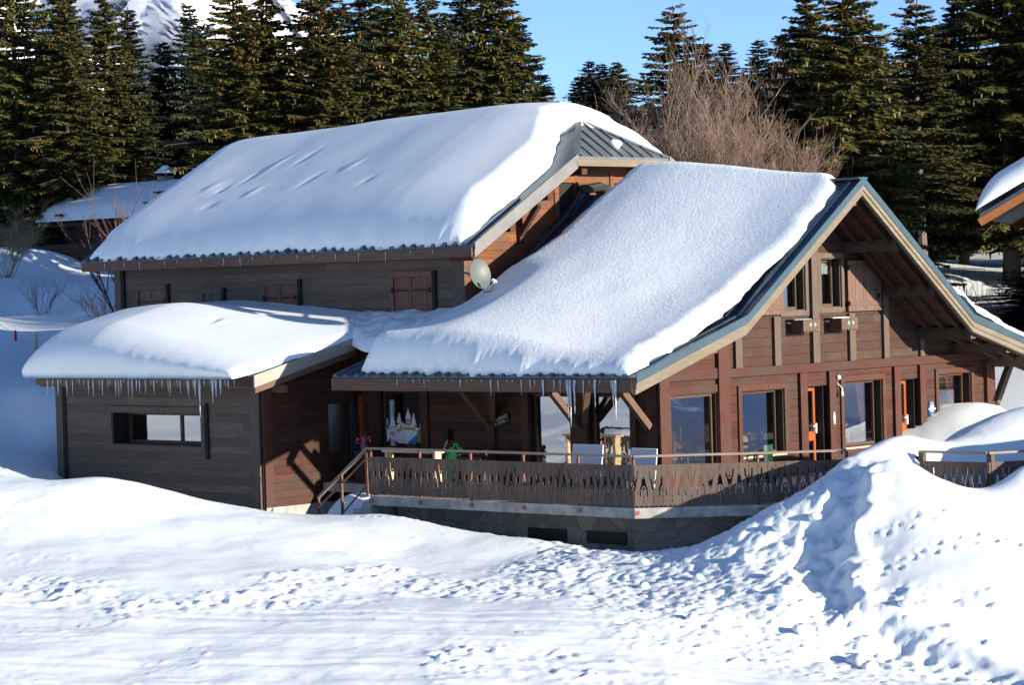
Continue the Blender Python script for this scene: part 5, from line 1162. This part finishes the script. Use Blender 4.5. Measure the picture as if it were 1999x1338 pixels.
for k in range(5): MB().hexa([P(-4.2, -5.6, -.2 + k * .24), P(4.0, -5.6, -.2 + k * .24), P(4.0, -5.52, -.2 + k * .24), P(-4.2, -5.52, -.2 + k * .24), P(-4.2, -5.6, .02 + k * .24), P(4.0, -5.6, .02 + k * .24), P(4.0, -5.52, .02 + k * .24), P(-4.2, -5.52, .02 + k * .24)]).build('board', 'hut_wood', dk)
MB().hexa([P(-4.2, -5.5, .9), P(4.0, -5.5, .9), P(4.0, -3.0, .9), P(-4.2, -3.0, .9), P(-4.2, -5.5, .98), P(4.0, -5.5, .98), P(4.0, -3.0, .98), P(-4.2, -3.0, .98)]).build('floor', 'hut_wood', dk)
cc = dirpt(1912, 428, 77)
an = math.radians(-62); _e = Vector((math.cos(an), math.sin(an), 0)); _f = Vector((-math.sin(an), math.cos(an), 0)); c3 = cc - _e * 5.0 + _f * 5.5
H2, P2, s2, zr2 = gable_house('wooden_chalet', (c3.x, c3.y, cc.z - (7.2 - .56 * 1.5)), an, 7.0, 8.0, 7.2, .56, 1.5, ('chalet_orange', 'roof_metal', 'chalet_orange'), 'orange brown wooden chalet corner with snowy roof at the right edge', .75)
tag(s2, 'blue shaded snow on the steep roof of the orange chalet at the right edge', 'roof snow')

# ------------------------------------------------------------------ trees
SPW = 1.35
def spruce_meshes(seed, H=18.0, R=3.2, mat='needles', cones=0, trunk_r=.22, gap=.15, droop=1.0, dens=1.0, broad=0.0):
    rnd = np.random.RandomState(seed); quads = []; twv = MB(); cv = []
    tr = MB(); n = 12; pth = [(.06 * math.sin(k * .7 + seed), .06 * math.cos(k + seed), H * k / n) for k in range(n + 1)]
    tr.tube(pth, [trunk_r * (1 - .95 * k / n) + .012 for k in range(n + 1)], 8)
    z = H * gap; whorl = 0
    while z < H - .25:
        f = z / H; nb = int(rnd.randint(5, 8) * dens) if f < .92 else 4
        L0 = (R * (1 - f) ** (.78 - broad * .2) + .16) * (1 if f > gap + .12 else .75 + 2 * (f - gap))
        a0 = rnd.uniform(0, 6.28)
        for b in range(nb):
            a = a0 + 6.283 * b / nb + rnd.uniform(-.3, .3); L = L0 * rnd.uniform(.5, 1.22)
            if rnd.rand() < .08: L *= 1.22
            el0 = math.radians(32 * f - 8 + rnd.uniform(-8, 8)); k = max(3, int(L / .14)); p = np.array([0, 0, z + rnd.uniform(-.2, .2)]); pts = [p.copy()]
            for i in range(k):
                t = i / k; el = el0 - droop * math.radians(26) * math.sin(t * 2.2) * (1 - f * .6) + math.radians(26) * max(0, t - .7) * 2
                st = L / k; p = p + np.array([math.cos(a) * math.cos(el), math.sin(a) * math.cos(el), math.sin(el)]) * st; pts.append(p.copy())
            if rnd.rand() < .7: tr.tube([pts[0], pts[k // 2], pts[-1]], [.028 * (1 - f) + .008, .018 * (1 - f) + .006, .004], 3, False)
            d = np.array([math.cos(a), math.sin(a), 0]); s = np.array([-math.sin(a), math.cos(a), 0])
            for i in range(1, k + 1):
                t = i / k
                if t < .06: continue
                ll = (.20 + .56 * min(L, 2.4) / 2.4 * (1 - t) ** .6 * min(1, t * 3)) * rnd.uniform(.7, 1.25)
                for sg in (-1, 1):
                    for rep in range(3):
                        dr = d * rnd.uniform(.25, .75) + s * sg * rnd.uniform(.5, 1.0) + np.array([0, 0, -rnd.uniform(.10, .75) * droop]); dr /= np.linalg.norm(dr)
                        w_ = np.cross(dr, np.array([rnd.uniform(-.5, .5), rnd.uniform(-.5, .5), 1.0])); w_ /= np.linalg.norm(w_) + 1e-6; wd = rnd.uniform(.055, .11)
                        q0 = pts[i] + rnd.uniform(-.03, .03, 3); q1 = q0 + dr * ll
                        mid = q0 + dr * ll * .45 + np.array([0, 0, -.02])
                        quads.append((q0, mid + w_ * wd, q1, mid - w_ * wd))
                # hanging curtain twig
                if rnd.rand() < .55 and f < .85:
                    l2 = rnd.uniform(.15, .42) * droop; q0 = pts[i]; w_ = np.array([math.cos(a + rnd.uniform(-1, 1)), math.sin(a + rnd.uniform(-1, 1)), 0]) * .05
                    q1 = q0 + np.array([rnd.uniform(-.05, .05), rnd.uniform(-.05, .05), -l2]); quads.append((q0 - w_, q0 + w_, (q1 + w_ * .4), (q1 - w_ * .4)))
            # tip
            q1 = pts[-1] + (pts[-1] - pts[-2]) * .9; w_ = s * .05; quads.append((pts[-2], pts[-1] + w_, q1, pts[-1] - w_))
            if cones and f > .38 and rnd.rand() < cones:
                for c in range(rnd.randint(3, 9)):
                    i = rnd.randint(max(1, k // 3), k + 1); q = pts[i] + rnd.uniform(-.10, .10, 3) * np.array([1, 1, .3]); cv.append(q)
        z += (.22 + .12 * (1 - f)) * rnd.uniform(.85, 1.15); whorl += 1
    Q = np.array(quads); V = Q.reshape(-1, 3); F = np.arange(len(V)).reshape(-1, 4)
    cr = np_mesh('crown', V, F, mat, False)
    tm = bpy.data.meshes.new('trunk'); tm.from_pydata(tr.v, [], tr.f); tm.materials.append(MAT['bark'])
    cm = None
    if cv:
        mb = MB()
        for q in cv:
            l = rnd.uniform(.13, .22); r = rnd.uniform(.035, .055); b = len(mb.v)
            mb.v += [(q[0], q[1], q[2]), (q[0] + r, q[1], q[2] - l * .4), (q[0], q[1] + r, q[2] - l * .4), (q[0] - r, q[1], q[2] - l * .4), (q[0], q[1] - r, q[2] - l * .4), (q[0], q[1], q[2] - l)]
            for i in range(4): j = (i + 1) % 4; mb.f += [(b, b + 1 + i, b + 1 + j), (b + 5, b + 1 + j, b + 1 + i)]
        cm = bpy.data.meshes.new('cones'); cm.from_pydata(mb.v, [], mb.f); cm.materials.append(MAT['cone_brown'])
    return cr, tm, cm
PROTO = {
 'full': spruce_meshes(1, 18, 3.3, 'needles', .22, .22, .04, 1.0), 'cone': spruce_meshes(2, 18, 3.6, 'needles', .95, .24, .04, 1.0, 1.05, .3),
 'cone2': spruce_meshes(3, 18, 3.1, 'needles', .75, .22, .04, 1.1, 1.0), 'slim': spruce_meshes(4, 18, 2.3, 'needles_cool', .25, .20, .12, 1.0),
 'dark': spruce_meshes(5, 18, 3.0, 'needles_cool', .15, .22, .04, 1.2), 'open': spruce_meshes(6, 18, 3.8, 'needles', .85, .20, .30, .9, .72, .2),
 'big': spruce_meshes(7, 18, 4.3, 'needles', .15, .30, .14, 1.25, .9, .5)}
def spruce(px, py_top, d, kind, label, rot=0, group=None, base=None, wide=1.0, hmax=None):
    c = CAMP + (R_ * ((px - 999.5) / 5300) + D_ * ((py_top - 669) / 5300) + F_) * d
    zb = gh(c.x, c.y) - .15; Ht = c.z - zb
    if hmax: Ht = min(Ht, hmax)
    t = thing('spruce_tree', (c.x, c.y, zb), label, 'tree', group); k = Ht / 18.0; kw = 1.24 * wide * (.5 + .5 * k)
    t.scale = (kw, kw, k); t.rotation_euler = (0, 0, rot)
    cr, tm, cm = PROTO[kind]
    a = link('crown', cr, t); b = link('trunk', tm, t)
    if cm is not None: link('cones', cm, t)['kind'] = 'stuff'
    return t
TG = 'spruce trees around the chalet'
TREES = [
 (20, -150, 136, 'full', 'tall olive green spruce filling the top left corner of the view'), (110, -60, 142, 'dark', 'dark spruce just right of the corner spruce at left'),
 (128, -8, 134, 'full', 'pointed green spruce between the corner tree and the first mountain gap'), (203, -25, 138, 'full', 'broad spruce in front of the mountain, first from the left'),
 (250, 12, 140, 'slim', 'slim leaning spruce in front of the mountain with rusty tips'), (318, 78, 146, 'dark', 'short dark spruce in the dip below the rocky mountain face'),
 (367, 2, 142, 'slim', 'narrow dark spruce right of the rocky mountain face'), (400, 40, 144, 'dark', 'dark spruce left of the big cone laden pair'),
 (455, -40, 93, 'cone', 'left one of the big cone laden pair above the main roof'), (515, -25, 94, 'cone2', 'right one of the big cone laden pair above the main roof'),
 (622, -55, 93, 'cone', 'single cone laden spruce over the middle of the main roof'), (665, 5, 106, 'slim', 'thin dark spruce right of the single cone laden one'),
 (712, -60, 104, 'dark', 'dark spruce over the middle of the main roof, left of three'), (765, -45, 96, 'cone2', 'olive spruce with rusty cones above the ridge, left of the tall pair'),
 (833, -20, 97, 'full', 'bushy olive spruce close to the tall pair above the ridge'), (905, -60, 104, 'dark', 'tall dark spruce of the pair above the ridge, left'),
 (965, -70, 98, 'cone2', 'tall dark green spruce of the pair above the ridge, right'), (1010, 40, 106, 'dark', 'shorter spruce at the right end of the left wood beside the sky gap'),
 (1055, 140, 116, 'slim', 'smallest spruce at the right end of the left wood'),
 (1128, 146, 150, 'slim', 'first tiny far spruce in the sky gap'), (1150, 116, 146, 'slim', 'second tiny far spruce in the sky gap, slightly taller'),
 (1176, 121, 144, 'slim', 'third tiny far spruce in the sky gap'), (1204, 118, 142, 'cone2', 'fourth tiny far spruce in the sky gap with brown cones'),
 (1312, 10, 98, 'open', 'tall open spruce with brown cones rising from the bare thicket'),
 (1372, 78, 122, 'dark', 'dark spruce behind the bare thicket, right of the tall open one'), (1415, 80, 130, 'slim', 'bluish pointed far spruce between thicket and big trees'),
 (1480, 74, 130, 'slim', 'bluish far spruce left of the big cone laden trees'), (1452, 140, 124, 'dark', 'low dark spruce filling the dip before the big cone laden trees'),
 (1525, 62, 116, 'dark', 'dark spruce tucked against the big cone laden trees'),
 (1572, -15, 86, 'cone2', 'left of the two big cone laden spruces above the restaurant roof'), (1645, -60, 84, 'cone', 'right of the two big cone laden spruces above the restaurant roof'),
 (1700, 60, 96, 'dark', 'dark spruce half hidden behind the big cone laden trees'),
 (1786, -5, 92, 'open', 'spruce with drooping arms and bare gaps right of the cone laden trees'), (1742, 130, 104, 'dark', 'dim spruce low behind the gap right of the cone laden trees'),
 (1868, -30, 104, 'slim', 'narrow dark spruce behind the huge right hand spruce'), (1835, 40, 110, 'dark', 'dark spruce left of the huge right hand spruce'),
 (1955, -170, 96, 'big', 'huge drooping spruce with a pale bare trunk near the right edge'), (2045, -120, 102, 'big', 'big spruce cut by the right edge of the view'),
]
rr = random.Random(77)
for i, (px, py, d, k, lab) in enumerate(TREES):
    spruce(px, py, d, k, lab, rr.uniform(0, 6.28), TG)
# spruces just outside the view on the sun side, whose shadows reach the wood
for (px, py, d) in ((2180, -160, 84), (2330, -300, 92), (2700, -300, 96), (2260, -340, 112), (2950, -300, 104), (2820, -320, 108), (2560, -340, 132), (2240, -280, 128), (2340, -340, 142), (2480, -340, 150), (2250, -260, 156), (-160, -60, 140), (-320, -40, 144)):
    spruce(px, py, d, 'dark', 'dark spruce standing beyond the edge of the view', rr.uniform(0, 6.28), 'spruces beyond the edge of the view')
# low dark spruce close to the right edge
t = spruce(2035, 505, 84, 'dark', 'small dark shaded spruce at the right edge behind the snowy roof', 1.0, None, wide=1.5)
# far wood read as one mass
Vs = []; Fs = []; b0 = 0; rnd = np.random.RandomState(5)
def cheap_tree(x, y, z, H, R):
    global b0
    V = []; n = int(H / .5)
    for j in range(n):
        zz = z + .8 + (H - .8) * j / n; L = R * (1 - j / n) ** .8 + .15
        for k in range(9):
            a = rnd.uniform(0, 6.28); l = L * rnd.uniform(.7, 1.15); w_ = .16 + .12 * l; dx, dy = math.cos(a), math.sin(a)
            V += [(x, y, zz + .1), (x + dx * l * .6 - dy * w_, y + dy * l * .6 + dx * w_, zz - .15 * l), (x + dx * l, y + dy * l, zz - .35 * l), (x + dx * l * .6 + dy * w_, y + dy * l * .6 - dx * w_, zz - .15 * l)]
    Vs.append(np.array(V)); Fs.append(np.arange(len(V)).reshape(-1, 4) + b0); b0 += len(V)
def far_top(px):  # keep the crest of the far wood below the visible tree tops
    return np.interp(px, [-200, 0, 200, 330, 400, 600, 700, 900, 1000, 1060, 1085, 1105, 1215, 1300, 1350, 1450, 1500, 1600, 1700, 1850, 2200], [60, 60, 90, 130, 110, 80, 40, 30, 90, 190, 240, 240, 190, 150, 120, 150, 120, 60, 70, 60, 40])
for i in range(420):
    px = rnd.uniform(-250, 2300); d = rnd.uniform(112, 168) + (36 if px < 440 else 0); top = far_top(px) + abs(rnd.normal(0, 35)) + 8
    if 1070 < px < 1118: continue
    c = CAMP + (R_ * ((px - 999.5) / 5300) + D_ * ((top - 669) / 5300) + F_) * d; zb = float(base_h(np.array([c.x]), np.array([c.y]))[0]) - .3; Hh = c.z - zb
    if Hh < 3: continue
    cheap_tree(c.x, c.y, zb, Hh, 1.6 + Hh * .07)
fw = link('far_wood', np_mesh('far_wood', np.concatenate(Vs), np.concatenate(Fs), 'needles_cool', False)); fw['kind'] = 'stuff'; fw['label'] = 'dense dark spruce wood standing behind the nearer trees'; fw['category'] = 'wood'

# bare trees and shrubs
def bare_mesh(seed, H, stems, spread, depth=4, r0=.05, up=.8, mat='twig'):
    rnd = random.Random(seed); mb = MB()
    def grow(p, d, L, r, lv):
        n = 4; q = Vector(p); path = [q.copy()]; dd = Vector(d)
        for k in range(n):
            dd = (dd + Vector((rnd.uniform(-.14, .14), rnd.uniform(-.14, .14), rnd.uniform(-.02, .10) * up))).normalized(); q = q + dd * (L / n); path.append(q.copy())
        mb.tube(path, [r * (1 - .5 * k / n) for k in range(n + 1)], 3 if lv > 0 else 5, False)
        if lv >= depth: return
        for k in range(rnd.randint(4, 6) + (2 if lv == 0 else 0)):
            f = rnd.uniform(.25, 1.0); i = min(n - 1, int(f * n)); a = rnd.uniform(0, 6.28); b = path[i].lerp(path[i + 1], f * n - i)
            nd = (dd + Vector((math.cos(a), math.sin(a), 0)) * rnd.uniform(.3, .75) + Vector((0, 0, .25 * up))).normalized()
            grow(b, nd, L * rnd.uniform(.42, .68), max(r * .52, .006), lv + 1)
    for s in range(stems):
        a = rnd.uniform(0, 6.28); d = Vector((math.cos(a) * spread, math.sin(a) * spread, 1)).normalized(); rr_ = rnd.uniform(0, .3) * stems * .12
        grow((rr_ * math.cos(a), rr_ * math.sin(a), 0), d, H * rnd.uniform(.5, .65), r0 * rnd.uniform(.7, 1.2), 0)
    me = bpy.data.meshes.new('branches'); me.from_pydata(mb.v, [], mb.f); me.materials.append(MAT[mat]); return me
BP = [bare_mesh(1, 8, 5, .28, 4, .07), bare_mesh(2, 8, 6, .35, 4, .06), bare_mesh(3, 8, 4, .22, 4, .08), bare_mesh(4, 8, 6, .4, 4, .05)]
def bare(px, py, d, k, label, wide=1.0, group=None, name='bare_tree', cat='tree', rot=0):
    c = CAMP + (R_ * ((px - 999.5) / 5300) + D_ * ((py - 669) / 5300) + F_) * d; zb = gh(c.x, c.y) - .1; s = (c.z - zb) / 8.6
    o = link(name, BP[k]); o.location = (c.x, c.y, zb); o.scale = (s * wide, s * wide, s); o.rotation_euler = (0, 0, rot); tag(o, label, cat, group); return o
BG = 'bare trees of the thicket between the two roofs'
for i, (px, py, d, k, w_, lab) in enumerate([(1240, 190, 92, 0, 1, 'leftmost bare tree of the brown thicket'), (1285, 120, 90, 2, 1, 'tallest bare tree of the brown thicket'), (1330, 150, 92, 1, 1, 'second tall bare tree of the thicket, right of the tallest'),
   (1375, 180, 90, 3, 1.1, 'rounded bare tree in the middle of the brown thicket'), (1415, 210, 83, 1, 1.1, 'reddish bare tree right of the middle of the thicket'), (1450, 240, 83, 0, 1.1, 'bare tree on the falling right flank of the thicket'),
   (1485, 262, 82, 3, 1.1, 'low bare tree before the right end of the thicket'), (1520, 306, 85, 1, .9, 'lowest bare tree at the right end of the thicket'), (1260, 230, 86, 3, 1.1, 'bushy bare tree low in front of the thicket at its left end'),
   (1350, 230, 86, 3, 1.2, 'bushy bare tree low in front of the thicket at its middle'), (1430, 270, 86, 2, 1.3, 'bushy bare tree low in front of the thicket at its right half')]):
    bare(px, py, d, k, lab, w_, BG, rot=i * 1.3)
for i, (px, py, k) in enumerate([(1275, 215, 1), (1315, 205, 3), (1365, 225, 0), (1395, 250, 2), (1470, 275, 1), (1500, 292, 3)]):
    bare(px, py, 82, k, 'bare tree lost in the dense brown middle of the thicket', 1.2, 'undistinguished bare trees inside the thicket', rot=i * 2.1 + .5)
BP2 = bare_mesh(11, 8, 9, .45, 2, .05, .9, 'twig_dark'); BP.append(BP2)
BP.append(bare_mesh(12, 8, 12, .30, 1, .03, .6, 'twig_dark')); BP.append(bare_mesh(13, 8, 14, .5, 3, .03, .8, 'dry_grass'))
bare(262, 300, 88, 4, 'reddish bare shrub sticking up beside the snowy left end of the main roof', 1.0, None, 'bare_shrub', 'shrub')
bare(78, 512, 96, 5, 'small leafless shrub standing in the snow left of the chalet', 1.6, None, 'bare_shrub', 'shrub')
bare(205, 522, 92, 5, 'thin twiggy shrub in the snow at the left corner of the main house', 2.2, None, 'bare_shrub', 'shrub', 1.0)
bare(8, 405, 118, 6, 'sunlit golden brown bush at the left edge below the spruces', 1.4, None, 'bare_shrub', 'shrub')
bare(1895, 470, 80, 4, 'thin bare shrub behind the right slope of the restaurant roof', .7, None, 'bare_shrub', 'shrub')
for i, (px, py, d, lab, mt) in enumerate([(30, 645, 90, 'small red marker stake in the snow far left', 'red_paint'), (70, 650, 88, 'small tan marker stake in the snow right of the red one', 'tan_wood')]):
    c = CAMP + (R_ * ((px - 999.5) / 5300) + D_ * ((py - 669) / 5300) + F_) * d; zb = gh(c.x, c.y) - .1
    o = MB().lathe((c.x, c.y, zb), [(0, 0), (.045, 0), (.045, max(.3, c.z - zb) - .03), (.03, max(.3, c.z - zb)), (0, max(.3, c.z - zb))], 8).build('marker_stake', mt); tag(o, lab, 'stake')
for i, (x, y, dx, lab) in enumerate([(9.9, -2.35, .10, 'taller dry grass stem poking from the snow mound at right'), (10.05, -2.2, -.08, 'shorter dry grass stem poking from the snow mound at right')]):
    z = gh(x, y); o = MB().tube([(x, y, z - .1), (x + dx * .4, y, z + .25), (x + dx, y + .02, z + (.55 if i == 0 else .42))], [.006, .005, .003], 4).build('grass_stem', 'dry_grass'); tag(o, lab, 'grass stem')
# loose clumps of snow along the path and on the hip roof
rs = random.Random(8)
LC = [(11.9, -8.6, .20), (12.35, -8.9, .14), (6.9, -4.4, .13), (7.0, -5.6, .12), (8.05, -6.1, .12), (10.3, -8.2, .12), (9.0, -7.0, .10), (7.4, -3.9, .12), (11.2, -6.2, .13), (12.9, -8.3, .10), (4.6, -5.9, .12), (5.9, -7.4, .10), (3.4, -7.1, .11), (6.6, -6.6, .11), (8.7, -9.3, .12), (2.3, -5.3, .12)]
def clump(c, r, seed):
    n = 10; V = np.zeros((n, n + 1, 3)); rd = random.Random(seed); o = [rd.uniform(0, 9) for _ in range(3)]
    for j in range(n):
        for i in range(n + 1):
            a = 2 * math.pi * i / n; b = math.pi * j / (n - 1); d = Vector((math.sin(b) * math.cos(a), math.sin(b) * math.sin(a), math.cos(b)))
            k = 1 + .5 * float(vnoise(np.array([d.x * 1.6 + o[0]]), np.array([d.y * 1.6 + d.z + o[1]]), seed)[0]); V[j, i] = (c[0] + d.x * r * k * 1.2, c[1] + d.y * r * k, c[2] + d.z * r * k * .75)
    return link('snow_clump', np_mesh('snow_clump', V.reshape(-1, 3), gridfaces(n, n + 1), 'snow_ground'))
for i, (x, y, r) in enumerate(LC): tag(clump((x, y, gh(x, y) + r * .35), r, 50 + i), 'lump of loose snow lying on the trampled snow beside the path', 'snow lump', 'loose snow lumps beside the trodden path')
tag(clump((-6.45, 6.0, 8.02), .16, 99), 'single lump of snow left on the bare metal half hip roof', 'snow lump')
